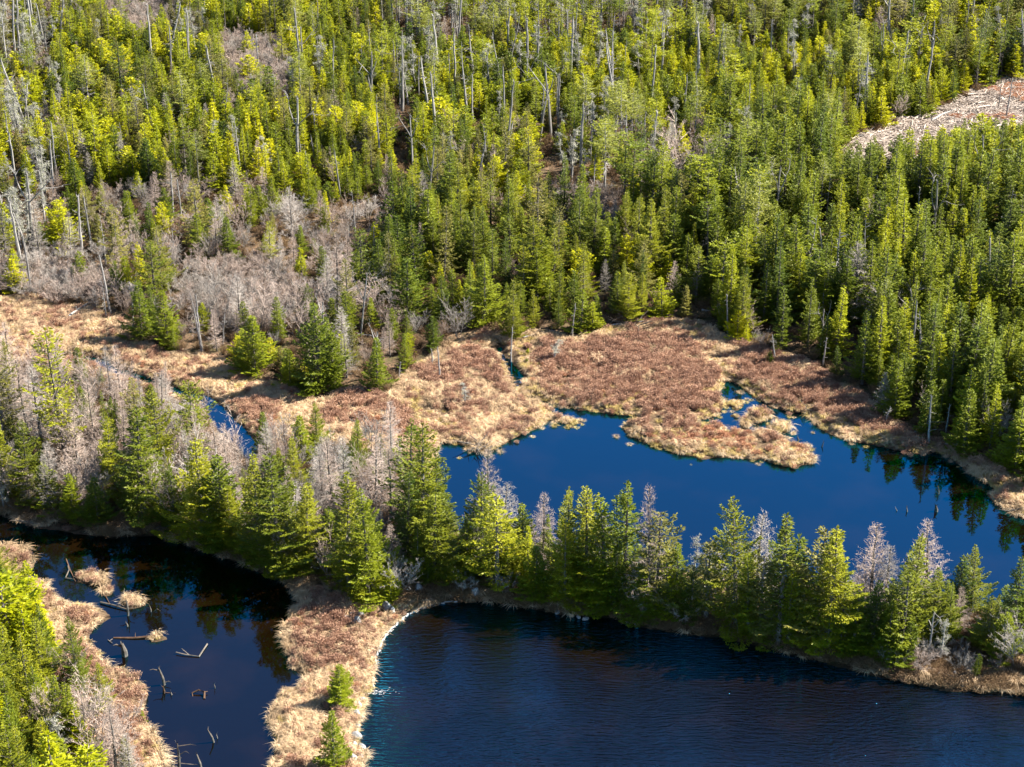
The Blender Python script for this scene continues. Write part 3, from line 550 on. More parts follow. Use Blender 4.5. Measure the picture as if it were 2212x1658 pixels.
MID = [('full',693,852,663,1.0,'broad bright spruce at the meadow edge, tallest of the cluster by the shrub thicket'),('full',720,848,726,.95,None),('dark',550,815,693,1.3,None),('full',365,753,640,1.1,None),('full',308,742,618,1.0,None),
 ('dark',815,852,740,1.0,'short column-shaped dark spruce standing alone at the meadow edge'),('full',752,745,640,1,None),('full',847,748,676,.9,None),('full',874,808,728,.8,None),('full',804,722,653,1,None),('dark',937,765,690,1,None),('full',934,700,620,1,None),
 ('spire',1045,712,560,1.3,'tall slim spruce behind the little bare round tree'),('full',1107,735,610,.9,None),('full',1152,722,632,.9,None),('full',1210,698,594,.9,None),('young',1254,728,640,.9,None),('full',1334,694,603,1.25,None),('young',1430,702,614,1.1,None),('young',1480,700,630,1,None),
 ('full',1385,690,600,1,None),('dark',700,620,545,1,None),('full',1600,735,600,1,None),('spire',1010,600,470,1.2,None)]
for k, px, yb, yt, w, nte in MID: hero('dark' if k == 'full' and px < 1100 else k, px, yb, yt, w * 1.1, nte, 'edge')
hero('bare', 990, 740, 636, 1.0, 'small round-crowned bare tree standing alone at the forest edge above the meadow', 'edge', 3)
for px, yb, yt, w in [(760,700,560,1.2),(800,690,575,1.3),(850,680,600,1.3),(560,740,620,1.3),(600,730,640,1.3),(520,720,610,1.2),(640,760,660,1.2),(480,700,580,1.2),(730,640,520,1.2),(470,770,680,1),(750,830,730,1.1),(900,740,670,1),(820,640,560,1.3)]: hero('bare', px, yb, yt, w, None, 'edge')
for px, yb, yt, var, nte in [(1104,782,708,2,'short broken grey snag beside the brook'),(950,828,760,2,'thin upright dead trunk in the tan meadow'),(934,802,764,0,'short dead stump pole in the tan meadow'),(862,832,796,2,'stubby dead pole beside the column-shaped spruce'),
   (1236,738,663,2,'straight pale snag at the meadow edge below the bushy spruces'),(1571,733,650,2,'pale grey standing dead trunk at the left end of the dark spruce stand'),(1672,788,733,3,'thin leaning pole beside the small bright bush'),(1776,800,737,2,'grey pole against the dark foot of the spruce stand'),
   (1910,924,882,3,'small leaning pole on the pond shore'),(2005,967,858,2,'taller pale trunk of the pair on the pond shore'),(2041,948,878,2,'shorter pale trunk of the pair on the pond shore'),(1870,752,668,4,'crooked forked white snag in the dark spruces'),(2065,757,690,1,'branchy white snag among the spires on the right'),
   (1783,505,395,1,'white snag with short branch stubs in the dark stand'),(2138,485,352,1,'tall white branchy snag in the bright spruce stand'),(1972,520,430,2,'grey snag among bright young spruces'),(437,770,640,1,'pale dead trunk with drooping twigs in the bare thicket'),(482,762,690,3,'dead trunk leaning left at the meadow edge'),
   (437,765,645,2,'dark thin pole beside the drooping dead trunk'),(240,690,560,0,'pale leaning dead trunk at the left forest edge'),(232,700,610,1,'white broken dead tree at the left forest edge'),(70,640,510,0,'grey snag at the left forest edge'),(290,740,670,3,None),(312,735,660,3,None),
   (870,270,100,1,'tall thin-topped grey snag in the bright young stand'),(905,240,160,4,'forked bleached snag in the bright young stand'),(1022,290,190,2,'pale trunk holding a flat dead crown'),(1165,335,210,3,'curved white snag bending left at its top'),(1190,320,160,4,'tall forked white trunk in the bright stand'),
   (943,300,226,2,None),(1085,240,90,1,None),(1010,290,120,1,None),(1510,270,150,1,None),(1390,180,60,1,None),(1975,480,420,2,None),(395,500,405,4,'forked grey snag above the bare thicket'),(1095,450,385,1,'white snag with hanging twigs in the middle of the forest'),(1055,390,290,1,None),
   (1500,300,230,4,None),(1990,240,100,2,None),(2160,180,60,1,None),(2155,255,190,2,'thin dark pole at the log-strewn clearing'),(2170,275,195,2,None),(78,1545,1460,1,'small white snag on the southwest bank'),(690,170,95,1,None),(330,320,215,3,None),(120,470,330,0,None),(160,420,300,1,None),(200,560,440,3,None),
   (1640,470,400,2,None),(230,590,480,1,None),(1700,170,100,1,None),(2110,160,50,2,None),(1320,250,60,1,None),(1160,210,20,1,None),(1240,160,20,1,None)]:
    hero('snag', px, yb, yt, 1.0 if var != 2 else 1.15, nte, 'edge', var)
hero('lichen', 1197, 790, 742, 2.2, 'low spreading dead tree draped with pale lichen in the meadow', 'edge')
hero('lichen', 1004, 884, 835, 1.9, 'small grey wispy dead tree in the meadow', 'edge')
hero('bare', 1840, 715, 540, 1.3, 'large bare grey-white tree inside the dark spruce stand', 'right')
hero('shrub', 1850, 720, 620, 1.3, 'bare upright shrub below the big bare tree', 'right')
hero('bare', 1470, 400, 290, 1.9, 'broad grey leafless crown in the middle of the forest', 'edge')
hero('bare', 1440, 410, 320, 1.7, None, 'edge'); hero('bare', 1500, 400, 300, 1.6, None, 'edge')
hero('bare', 1905, 905, 815, 1.1, 'small bare tree by the pond below the spires', 'right')
hero('young', 1660, 800, 770, 1.3, 'small bright green bush-like spruce at the edge of the heath', 'edge')
hero('young', 1140, 772, 760, 1.6, None, 'edge'); hero('young', 1138, 794, 782, 1.6, None, 'edge')
# dam and southwest bank
hero('dark', 735, 1532, 1444, 1.45, 'small green spruce on the grassy dam, farther from the bottom edge', 'dam'); hero('dark', 722, 1672, 1550, 1.0, 'slim spruce on the grassy dam at the bottom edge', 'dam')
SW = [('full',172,1500,1343,.9,'tall narrow spruce standing forward on the southwest bank'),('full',222,1545,1440,1,'spruce at the water edge of the southwest bank'),('young',30,1420,1250,1.2,None),('young',60,1450,1330,1.2,None),('full',20,1540,1370,1.2,None),('full',90,1600,1450,1.1,None),('young',10,1660,1500,1.2,None),
  ('full',55,1780,1580,1,None),('young',130,1800,1600,1.2,None),('full',100,1700,1560,1,None),('young',200,1800,1640,1,None),('sparse',10,1790,1540,1,None),('young',280,1720,1600,.9,None),('young',-30,1500,1330,1.2,None),('full',-20,1700,1520,1.2,None),('young',310,1560,1535,1,None),('young',60,1400,1290,1,None),('young',15,1380,1240,1,None),('full',40,1640,1490,1,None)]
for k, px, yb, yt, w, nte in SW: hero(k, px, yb, yt, w, nte, 'southwest')
for px, yb, yt, w in [(190,1640,1465,1.2),(225,1680,1500,1.3),(255,1720,1540,1.2),(150,1600,1455,1.1),(210,1600,1480,1.2),(290,1740,1600,1.1),(240,1640,1530,1.1)]: hero('bare', px, yb, yt, w, None, 'southwest')
hero('lichen', 140, 1690, 1560, 1.3, 'dead tree hung with pale green lichen on the southwest bank', 'southwest')

# zones filled tree by tree
def jitter_grid(x0, x1, y0, y1, s, seed):
    r = np.random.default_rng(seed); xs = np.arange(x0, x1, s); ys = np.arange(y0, y1, s * .87); X, Y = np.meshgrid(xs, ys); X[1::2] += s / 2
    P = np.stack([X.ravel(), Y.ravel()], 1); return P + r.uniform(-.42, .42, P.shape) * s
HP = np.array([(t['x'], t['y']) for t in TREES if t['hero']])
excl = [CLEARING, MEADOW, DAM, CAUSEWAY, SW_BANK]
NOTED = np.array([(t['px'], proj(t['x'], t['y'])[1], t['h']) for t in TREES if t['note'] and t['zone'] != 'southwest'])
taken = np.zeros(0, bool)
prev = []
for zi, (zn, zp, sp, mix) in enumerate(ZONES):
    P = jitter_grid(-100, 100, 140, 335, sp, 50 + zi); PX = np.stack(proj(P[:, 0], P[:, 1]), 1)
    wob = np.stack([vnoise(P, 9, 31), vnoise(P, 9, 32)], 1) * 24; ok = in_poly(PX + wob, zp)
    for e in excl: ok &= ~in_poly(PX, e)
    for e in THICK: ok &= ~(in_poly(PX + wob * .3, e) & (nr.random(len(P)) < .88))
    for e in prev: ok &= ~in_poly(PX + wob, e)
    prev.append(zp); ok &= (PX[:, 0] > -260) & (PX[:, 0] < 2480)
    P = P[ok]; PX = PX[ok]; d = land_sd(P); P = P[d > .8]; PX = PX[d > .8]
    wts = [m[1] for m in mix]; gapn = vnoise(P, 5, 77 + zi)
    msd = -poly_sd(P, W(MEADOW)) if len(P) else []
    for i, p in enumerate(P):
        k, _, h0, h1 = rnd.choices(mix, wts)[0]
        if len(HP) and ((HP - p) ** 2).sum(1).min() < .9: continue
        if gapn[i] > .72 and rnd.random() < .6: continue
        if ((abs(NOTED[:, 0] - PX[i][0]) < 20) & (PX[i][1] > NOTED[:, 1] - 6) & (PX[i][1] < NOTED[:, 1] + 16 * NOTED[:, 2])).any(): continue
        qx, qy = PX[i]; edge = np.interp(qx, [1790, 1830, 2050, 2212, 2420], [352, 350, 296, 266, 215]); cap = None
        if qx > 1795 and edge < qy < edge + 190: cap = height_for(p[0], p[1], edge + rnd.uniform(-14, 22))
        if cap is not None and cap < 1.3: continue
        f = .5 + .35 * vnoise(p[None, :], 12, 90)[0]; h = h0 + (h1 - h0) * min(1, max(0, rnd.gauss(f, .34)))
        h *= (.52 if zn == 'front' else .72) + (.48 if zn == 'front' else .28) * min(1, max(0, msd[i] / 9)); h = max(h, 1.3)
        if cap is not None: h = min(h, cap)
        TREES.append(dict(kind=k, x=p[0], y=p[1], h=h, wid=rnd.uniform(.78, 1.32), hero=False, zone=zn, note=None, px=PX[i][0], var=None, rot=None))
# understorey along the causeway, the shores and in the thickets
def fill(polys, sp, seed, choose, dmin=.5, zone='x', wobble=.3):
    P = jitter_grid(-100, 100, 95, 335, sp, seed); PX = np.stack(proj(P[:, 0], P[:, 1]), 1); ok = np.zeros(len(P), bool)
    wob = np.stack([vnoise(P, 9, 31), vnoise(P, 9, 32)], 1) * 24 * wobble
    for e in polys: ok |= in_poly(PX + wob, e)
    ok &= (P[:, 1] > 95); P = P[ok]; PX = PX[ok]; d = land_sd(P); P = P[d > dmin]; PX = PX[d > dmin]
    for p, q in zip(P, PX):
        c = choose(q)
        if c: TREES.append(dict(kind=c[0], x=p[0], y=p[1], h=rnd.uniform(c[1], c[2]), wid=rnd.uniform(.85, 1.3), hero=False, zone=zone, note=None, px=q[0], var=None, rot=None))
fill([CAUSEWAY], 2.0, 201, lambda q: rnd.choices([('shrub',1.2,2.6),('dark',1.5,4.5),('bare',3,6),('full',2.5,5),None], [3, 1.3, 4.2 if q[0] < 900 else .7, .8, 1.0])[0], .9, 'causeway')
fill(THICK, 1.25, 202, lambda q: rnd.choices([('shrub',1.2,2.6),('bare',2,3.6)], [6, 1])[0], .5, 'thicket')
fill([SW_BANK], 2.2, 203, lambda q: (rnd.choices([('young',2.5,5),('full',5,7.5),('bare',3,5)], [4, 2, .6])[0] if q[0] + (1650 - q[1]) * .35 < 190 else None), 2.0, 'southwest')
fill([SE_POINT], 2.0, 204, lambda q: rnd.choices([('shrub',1,2),('dark',4,8)], [1, 2])[0] if q[1] < 1060 - (q[0] - 2100) * .0 and q[0] > 2170 else (('shrub', .8, 1.4) if rnd.random() < .4 else None), .8, 'right')

# ------------------------------------------------------------------ turn the list into things; only past 300 of a kind do the smallest in view become one mass
KINDS = {'young': ('spruce_tree', 'spruce'), 'spire': ('spruce_tree', 'spruce'), 'dark': ('spruce_tree', 'spruce'), 'full': ('spruce_tree', 'spruce'), 'sparse': ('spruce_tree', 'spruce'), 'umbrella': ('spruce_tree', 'spruce'),
         'bare': ('bare_tree', 'bare tree'), 'shrub': ('bare_shrub', 'shrub'), 'snag': ('dead_tree', 'dead tree'), 'lichen': ('dead_tree', 'dead tree')}
LOOK = {'young': 'young bright green spruce', 'spire': 'slender pointed spruce', 'dark': 'dense deep green spruce', 'full': 'bushy green spruce', 'sparse': 'thin see-through spruce with bare lower trunk', 'umbrella': 'spruce with long bare trunk and tufted top',
        'bare': 'leafless pale-twigged tree', 'shrub': 'leafless many-stemmed shrub', 'snag': 'bleached standing dead trunk', 'lichen': 'dead tree hung with pale lichen'}
WHERE = {'front': 'at the forest edge behind the marsh meadow', 'midmix': 'in the bare mixed woods above the left meadow', 'mess': 'among dead trees in the middle of the forest', 'trunks': 'in the bare-trunk stand above the heath', 'rightdark': 'in the dark stand right of the pond',
         'rightbright': 'below the log-strewn clearing', 'brightband': 'in the bright young stand above the middle', 'topdead': 'in the grey dead stand at the top', 'topright': 'in the woods above the log-strewn clearing', 'leftdead': 'in the lichen-grey woods at the left edge',
         'leftgreen': 'in the young forest on the upper left', 'causeway': 'on the wooded strip between pond and lake', 'thicket': 'in a purple-grey shrub thicket', 'southwest': 'on the bottom left bank', 'right': 'on the shore right of the pond', 'edge': 'at the forest edge by the meadow', 'dam': 'on the grassy dam'}
GROUP = {'spruce_tree': 'spruces', 'bare_tree': 'leafless trees', 'bare_shrub': 'leafless shrubs', 'dead_tree': 'standing dead trees'}
ORD = ['first', 'second', 'third', 'fourth', 'fifth', 'sixth', 'seventh', 'eighth', 'ninth', 'tenth', 'eleventh', 'twelfth', 'thirteenth', 'fourteenth', 'fifteenth', 'sixteenth', 'seventeenth', 'eighteenth', 'nineteenth', 'twentieth']
P_all = np.array([(t['x'], t['y']) for t in TREES]); Z_all = ground_z(P_all); D_all = land_sd(P_all)
for t, z, d in zip(TREES, Z_all, D_all):
    t['z'] = float(max(z, 0.0)) - .05
    x0, y0 = proj(t['x'], t['y'], t['z']); x1, y1 = proj(t['x'], t['y'], t['z'] + t['h'])
    vis = (-20 < x0 < 2232) and y1 < 1658 and y0 > 0
    t['pxh'] = (y0 - max(y1, 0)) * (1 if vis else 0); t['inframe'] = vis; t['y0'] = y0
    t['var'] = t['var'] if t['var'] is not None else rnd.randrange(len(PROTO[t['kind']])); t['rot'] = rnd.uniform(0, 6.28)
cnt = {}; single = []; mass = {}
for t in sorted(TREES, key=lambda t: (-(1 if t['hero'] else 0), -t['pxh'])):
    nm = KINDS[t['kind']][0]; lim = {'spruce_tree': 300, 'bare_tree': 230, 'bare_shrub': 200, 'dead_tree': 230}[nm]
    if t['inframe'] and cnt.get(nm, 0) < lim: cnt[nm] = cnt.get(nm, 0) + 1; single.append(t)
    else: mass.setdefault(nm, []).append(t)
# labels: each tree is named by its look and by the landmark nearest to it, ranked by how near it stands
MARKS = [(800,1497,'the white foam'),(773,1352,'the boulders at the dam head'),(900,1318,'the curved weir'),(1204,1328,'the round white shore stone'),(2078,1480,'the big bluish boulder'),(1494,1255,'the tiny dead treetop'),(2027,1437,'the white dead shrub-like tree'),(1400,1330,'the thin grey larch'),
 (1880,1345,'the wide leafless treetop'),(2098,1332,'the spruce tip against blue water'),(1590,1380,'the yellow-green spruce beside the gap'),(985,1170,'the pond\'s lower left corner'),(570,985,'the lone spruce by the brook mouth'),(480,905,'the wide bend of the left brook'),(230,790,'the narrow left brook'),(146,1015,'the tallest thin spruce by the left meadow'),
 (90,1130,'the branches overhanging the cove'),(345,1150,'the pale branches at the cove edge'),(622,1260,'the cove\'s dark inner corner'),(270,1410,'the thick stump in the cove'),(172,1500,'the forward spruce of the southwest bank'),(30,1250,'the golden grass spit'),(190,1640,'the grey leafless clump at the bottom'),
 (693,850,'the broad bright spruce'),(815,852,'the column-shaped spruce'),(990,740,'the round bare tree'),(1104,780,'the broken snag by the brook'),(1236,738,'the straight pale snag'),(1370,716,'the branch tangle above the heath'),(1571,733,'the pale trunk left of the dark stand'),(1672,788,'the thin leaning pole'),(1776,800,'the grey pole at the stand foot'),
 (1910,924,'the leaning shore pole'),(2010,960,'the pair of pale shore trunks'),(1870,750,'the crooked forked snag'),(2065,757,'the branchy white snag'),(1840,715,'the big bare white tree'),(1783,505,'the stubby-branched white snag'),(2138,485,'the tall branchy white snag'),(1972,520,'the grey snag among young spruces'),(2180,1040,'the shaded shore point'),
 (1850,350,'the tip of the cleared strip'),(2030,330,'the middle of the cleared strip'),(2180,270,'the reddish patch of the cleared strip'),(1470,400,'the broad grey leafless crown'),(1165,335,'the left-bending white snag'),(1190,318,'the tall forked white trunk'),(1022,290,'the trunk with flat dead crown'),(870,270,'the tall thin-topped snag'),(905,240,'the forked bleached snag'),
 (545,170,'the upper purple-grey thicket'),(310,60,'the topmost purple-grey thicket'),(395,500,'the forked grey snag'),(437,770,'the drooping dead trunk'),(482,762,'the left-leaning dead trunk'),(175,690,'the bleached log'),(240,690,'the leaning trunk at left'),(70,640,'the left edge snag'),(60,300,'the lichen-hung trees at left'),(1235,470,'the small central thicket'),
 (1095,450,'the snag with hanging twigs'),(600,640,'the pinkish bare thicket'),(820,620,'the tall bare trees'),(1100,60,'the grey dead stand'),(1400,100,'the tall trunks at top'),(700,60,'the bright woods at top'),(1800,60,'the woods above the strip'),(2100,60,'the top right woods'),(1700,230,'the brightest young stand'),(350,330,'the left green slope'),(700,400,'the green slope above the bare woods'),(1550,560,'the bare-trunk stand')]
LOOK2 = {'young': 'young bright spruce', 'spire': 'slender pointed spruce', 'dark': 'deep green spruce', 'full': 'bushy green spruce', 'sparse': 'thin see-through spruce', 'umbrella': 'long-trunked tuft-topped spruce',
        'bare': 'leafless tree', 'shrub': 'leafless shrub', 'snag': 'bare dead trunk', 'lichen': 'lichen-hung dead tree'}
for j, m in enumerate(MARKS):
    pass
bymark = {}
for t in single:
    if t['note']: continue
    ds = [((t['px'] - a) ** 2 + ((t['y0'] - b) * 1.6) ** 2, j) for j, (a, b, _) in enumerate(MARKS)]; dd, j = min(ds); dx, dy = t['px'] - MARKS[j][0], t['y0'] - MARKS[j][1]
    rel = ('right of' if dx > 0 else 'left of') if abs(dx) > 1.6 * abs(dy) else ('in front of' if dy > 0 else 'behind')
    bymark.setdefault((t['kind'], rel, j), []).append((dd, t))
for (k, rel, j), L in bymark.items():
    L.sort(key=lambda q: q[0])
    for i, (dd, t) in enumerate(L):
        t['note'] = f"{LOOK2[k]} {rel} {MARKS[j][2]}" + ('' if len(L) == 1 else (', nearest to it' if i == 0 else f", {ORD[min(i, 19)]} nearest"))
for t in single:
    w = t['note'].split()
    if len(w) > 16: print('LONG', t['note'])
lib = {}
def place(t):
    pr = PROTO[t['kind']][t['var']]; nm, cat = KINDS[t['kind']]
    s = t['h'] / pr['H']; w = s * t['wid']
    if t['kind'] in ('snag',): w = max(w, .58)
    e = obj(nm, None, None, (t['x'], t['y'], t['z'])); ln = .07 if nm == 'dead_tree' else .03; e.rotation_euler = (rnd.gauss(0, ln), rnd.gauss(0, ln), t['rot']); e.scale = (w, w, s); e.empty_display_size = .3
    if t['note']: lab = t['note']
    else:
        size = 'taller' if t['h'] > pr['H'] * .85 else 'lower'
        side = 'left part' if t['px'] < 740 else ('middle' if t['px'] < 1480 else 'right part')
        lab = f"{size} {LOOK[t['kind']]} {WHERE[t['zone']]}"
    tag(e, lab, cat, GROUP[nm])
    key = (t['kind'], t['var'])
    if key not in lib:
        lib[key] = [obj(n, me, e) for n, me, m in pr['parts']]
        for q in lib[key]:
            if q.name.split('.')[0] in ('branches', 'lichen'): q['kind'] = 'stuff'
    else:
        for src in lib[key]:
            c = src.copy(); COL.objects.link(c); c.parent = e
    return e
for t in single: place(t)
MASSLAB = {'spruce_tree': ('spruce_forest', 'distant mass of small spruces filling the forest behind the nearer trees', 'forest'), 'bare_tree': ('bare_tree_woods', 'leafless small trees scattered through the far forest', 'forest'),
           'bare_shrub': ('shrub_thicket', 'purple-grey leafless brush filling gaps in the forest', 'thicket'), 'dead_tree': ('dead_tree_woods', 'grey dead trees scattered through the far forest', 'forest')}
for nm, L in mass.items():
    keys = sorted({(t['kind'], t['var']) for t in L}); idx = {k: i for i, k in enumerate(keys)}; rows = []
    for t in L:
        pr = PROTO[t['kind']][t['var']]; s = t['h'] / pr['H']; rows.append((t['x'], t['y'], t['z'], t['rot'], s * t['wid'], s, idx[(t['kind'], t['var'])]))
    scatter(MASSLAB[nm][0], rows, [PROTO[k][v]['all'] for k, v in keys], MASSLAB[nm][1], MASSLAB[nm][2])

# ------------------------------------------------------------------ ground cover
def cover(sp, seed, x0=-62, x1=62, y0=100, y1=232):
    P = jitter_grid(x0, x1, y0, y1, sp, seed); PX = np.stack(proj(P[:, 0], P[:, 1]), 1); d = land_sd(P); k = (d > .02) | ((d > -1.4) & (np.random.default_rng(5).random(len(P)) < .5 * np.exp(d / .38)) & (PX[:, 1] < 1012) & ~in_poly(PX, CAUSEWAY)); return P[k], PX[k], d[k]
P, PX, d = cover(.385, 301)
cwy = in_poly(PX, CAUSEWAY)
open_ = ((d > -2) & (d < 1.4) & ~cwy) | in_poly(PX, MEADOW) | in_poly(PX, DAM) | in_poly(PX, SW_BANK) | in_poly(PX, SE_POINT)
Z = ground_z(P, d); n1 = vnoise(P, 4.5, 61); n2 = vnoise(P, 1.6, 62)
HEATHP = [[(1150,760),(1500,740),(1560,830),(1550,960),(1380,950),(1370,890),(1180,850)],[(1560,740),(1760,800),(1900,905),(2000,975),(1900,960),(1740,890),(1600,820)],[(690,890),(800,880),(900,890),(900,950),(760,930)],[(1010,770),(1100,775),(1090,850),(1000,840)],[(880,800),(1000,800),(980,850),(900,850)]]
hz = np.zeros(len(P), bool)
for e in HEATHP: hz |= in_poly(PX + np.stack([vnoise(P, 3, 71), vnoise(P, 3, 72)], 1) * 30, e)
tail = in_poly(PX, [(1380,950),(1560,925),(1700,950),(1770,990),(1720,1020),(1500,990)])
streamd = np.minimum(-poly_sd(P, STREAM1), -poly_sd(P, STREAM2))
wet = vnoise(P, 2.2, 44)
rows_g, rows_h, rows_u = [], [], []
for i in range(len(P)):
    x, y = P[i]; z = max(Z[i], -.04)
    if wet[i] > .62 and rnd.random() < .75: continue
    if d[i] < .28 and streamd[i] < 1.2: continue
    if open_[i]:
        ph = .62 if hz[i] else (.13 + (.4 if n1[i] > .3 else 0))
        if tail[i]: ph = .45
        if d[i] < .7: ph *= .35
        if rnd.random() < ph:
            s = rnd.uniform(.6, 1.05) * (1.15 if hz[i] else 1); rows_h.append((x, y, z, rnd.uniform(0, 6.3), s, s * rnd.uniform(.8, 1.2), 3 if (tail[i] and rnd.random() < .7) or rnd.random() < .08 else rnd.randrange(3)))
        elif rnd.random() < .93:
            s = (.5 if d[i] < .0 else .82) * rnd.choice((.75, 1.0, 1.2, 1.5)) * rnd.uniform(.85, 1.15) * (1 + .35 * n2[i]); gold = rnd.random() < (.55 if (PX[i][0] > 1100 and d[i] < 3) or n1[i] < -.55 else .12)
            rows_g.append((x, y, z, rnd.uniform(0, 6.3), s, s * rnd.uniform(.55, .95), (4 + rnd.randrange(2)) if gold else rnd.randrange(4)))
    elif cwy[i] and rnd.random() < (.95 if d[i] < 1.6 else .55):
        (rows_u if rnd.random() < .8 else rows_g).append((x, y, z, rnd.uniform(0, 6.3), rnd.uniform(.8, 1.3) * (1.35 if d[i] < 1.3 else 1), rnd.uniform(.6, 1.1), rnd.randrange(2)))
scatter('marsh_grass', rows_g, TUSS, 'tan tussocks of dry marsh grass on meadow, dam and shores', 'grass')
scatter('heath_shrubs', rows_h, HEATH, 'low brownish purple heath growing in patches over the marsh', 'heath')
scatter('undergrowth', rows_u, UNDER, 'brown undergrowth below the trees of the wooded strip', 'undergrowth')
# forest floor brush, coarse, where gaps show it
P = jitter_grid(-90, 90, 150, 320, 1.5, 305); PX = np.stack(proj(P[:, 0], P[:, 1]), 1); d = land_sd(P)
ok = (d > 1) & (PX[:, 0] > -60) & (PX[:, 0] < 2280)
for e in (MEADOW, CAUSEWAY, DAM, CLEARING): ok &= ~in_poly(PX, e)
P = P[ok]; Z = ground_z(P); scatter('forest_brush', [(x, y, z, rnd.uniform(0, 6.3), rnd.uniform(1, 2), rnd.uniform(.8, 1.8), rnd.randrange(2)) for (x, y), z in zip(P, Z) if rnd.random() < .8], UNDER, 'brown brush on the forest floor showing in gaps between trees', 'brush')
# clearing: litter of sticks, then the logs one can tell apart
P = jitter_grid(-20, 105, 200, 290, .75, 306); PX = np.stack(proj(P[:, 0], P[:, 1]), 1); wob = np.stack([vnoise(P, 2, 7), vnoise(P, 2, 8)], 1) * 14
P = P[in_poly(PX + wob, CLEARING)]; Z = ground_z(P)
scatter('slash_litter', [(x, y, z, rnd.uniform(0, 6.3), rnd.uniform(.8, 1.4), rnd.uniform(.8, 1.6), rnd.randrange(4)) for (x, y), z in zip(P, Z)], STICKS, 'pale broken sticks and branches covering the cleared strip', 'debris')
P = jitter_grid(-20, 105, 200, 290, .7, 309); PX = np.stack(proj(P[:, 0], P[:, 1]), 1); k = in_poly(PX + np.stack([vnoise(P, 2, 7), vnoise(P, 2, 8)], 1) * 12, [(2125,225),(2160,208),(2230,200),(2300,215),(2230,240),(2170,242)]) | (in_poly(PX, CLEARING) & (vnoise(P, 3.5, 12) > .62)); P = P[k]; Z = ground_z(P)
scatter('red_heath', [(x, y, z, rnd.uniform(0, 6.3), rnd.uniform(1, 1.6), rnd.uniform(.8, 1.2), 3) for (x, y), z in zip(P, Z)], HEATH, 'reddish low brush growing through the litter of the cleared strip', 'heath')
def log_mesh(name, L, r, seed, m, stub=2, bend=.05):
    rng = np.random.default_rng(seed); mb = MB(); pts = [(L * (t - .5), bend * L * math.sin(t * 3.1) * rng.uniform(.5, 1), r * .8 + rng.normal(0, .02)) for t in np.linspace(0, 1, 6)]
    mb.tube(pts, [r, r * .95, r * .9, r * .8, r * .7, r * .5], 7)
    for _ in range(stub):
        t = rng.uniform(.2, .9); p = np.array([L * (t - .5), 0, r]); dd = np.array([rng.uniform(.1, .6), rng.choice([-1, 1]) * .6, rng.uniform(.2, .9)]); dd /= np.linalg.norm(dd); l2 = rng.uniform(.2, .7)
        mb.tube([tuple(p), tuple(p + dd * l2)], [r * .3, r * .12], 4)
    return mb.mesh(name, [m])
LOGS = [log_mesh('log', 3.2 + .6 * i, .09 + .025 * (i % 3), i, M['slash'], i % 3) for i in range(5)]
P = jitter_grid(-20, 105, 200, 290, 2.3, 307); PX = np.stack(proj(P[:, 0], P[:, 1]), 1); k = in_poly(PX, CLEARING) & (PX[:, 0] < 2230); P = P[k]; PX = PX[k]; Z = ground_z(P)
LOGB = {}
for (x, y), z, q in zip(P, Z, PX):
    o = obj('fallen_log', LOGS[rnd.randrange(5)], None, (x, y, z + .15)); o.rotation_euler = (0, rnd.gauss(0, .05), rnd.gauss(.5, .8)); s = rnd.uniform(.6, 1.25); o.scale = (s, s, s)
    tag(o, None, 'log', 'logs in the clearing'); ds = [((q[0] - a) ** 2 + ((q[1] - b_) * 2) ** 2, j) for j, (a, b_, _) in enumerate(MARKS) if 'cleared strip' in _ and 'woods' not in _]; dd, j = min(ds); dx, dy = q[0] - MARKS[j][0], q[1] - MARKS[j][1]
    rel = ('right of' if dx > 0 else 'left of') if abs(dx) > 2 * abs(dy) else ('in front of' if dy > 0 else 'behind'); LOGB.setdefault((('short' if s < .9 else 'long'), rel, j), []).append((dd, o))
for (sz, rel, j), L in LOGB.items():
    L.sort(key=lambda q: q[0])
    for i, (dd, o) in enumerate(L): o['label'] = f"{sz} bleached log {rel} {MARKS[j][2]}" + ('' if len(L) == 1 else (', nearest to it' if i == 0 else f", {ORD[min(i, 19)]} nearest"))
def big_log(px0, py0, px1, py1, r, lab, m='deadwood', z0=None, z1=None):
    a, b = at(px0, py0), at(px1, py1); za = z0 if z0 is not None else gz(*a) + .2; zb = z1 if z1 is not None else gz(*b) + .2
    va, vb = Vector((*a, za)), Vector((*b, zb)); L = (vb - va).length; me = log_mesh('log', L, r, int(px0), M[m], 4, .03)
    o = obj('fallen_log', me, None, (va + vb) / 2); o.rotation_euler = (vb - va).to_track_quat('X', 'Z').to_euler(); return tag(o, lab, 'log', 'fallen logs')
big_log(1805, 318, 1875, 328, .13, 'long pale log lying across the tip of the cleared strip')
big_log(2010, 285, 2060, 262, .13, 'pale log lying slantwise in the middle of the cleared strip')
big_log(150, 700, 198, 672, .14, 'bleached log sticking out at the left meadow edge', z1=.9)
big_log(1970, 160, 2010, 132, .13, 'pale log leaning above the far end of the cleared strip', z1=2.5)
big_log(585, 138, 608, 144, .12, 'white log lying in the upper purple-grey thicket', z0=1.2, z1=1.2)
big_log(1515, 690, 1585, 700, .1, 'thin grey log lying before the bare-trunk stand')
big_log(2040, 972, 2120, 984, .1, 'grey log lying at the shaded pond shore')
big_log(1975, 950, 1990, 940, .14, 'short thick grey log on the golden pond shore', z1=.7)
big_log(1130, 742, 1200, 728, .1, 'grey fallen trunk at the top of the meadow beside the brook')
big_log(1320, 722, 1400, 716, .1, 'fallen dead trunk with branches along the forest edge')
big_log(2140, 1262 + 120, 2190, 1300 + 90, .08, 'thin fallen pole on the wooded strip at its right end')

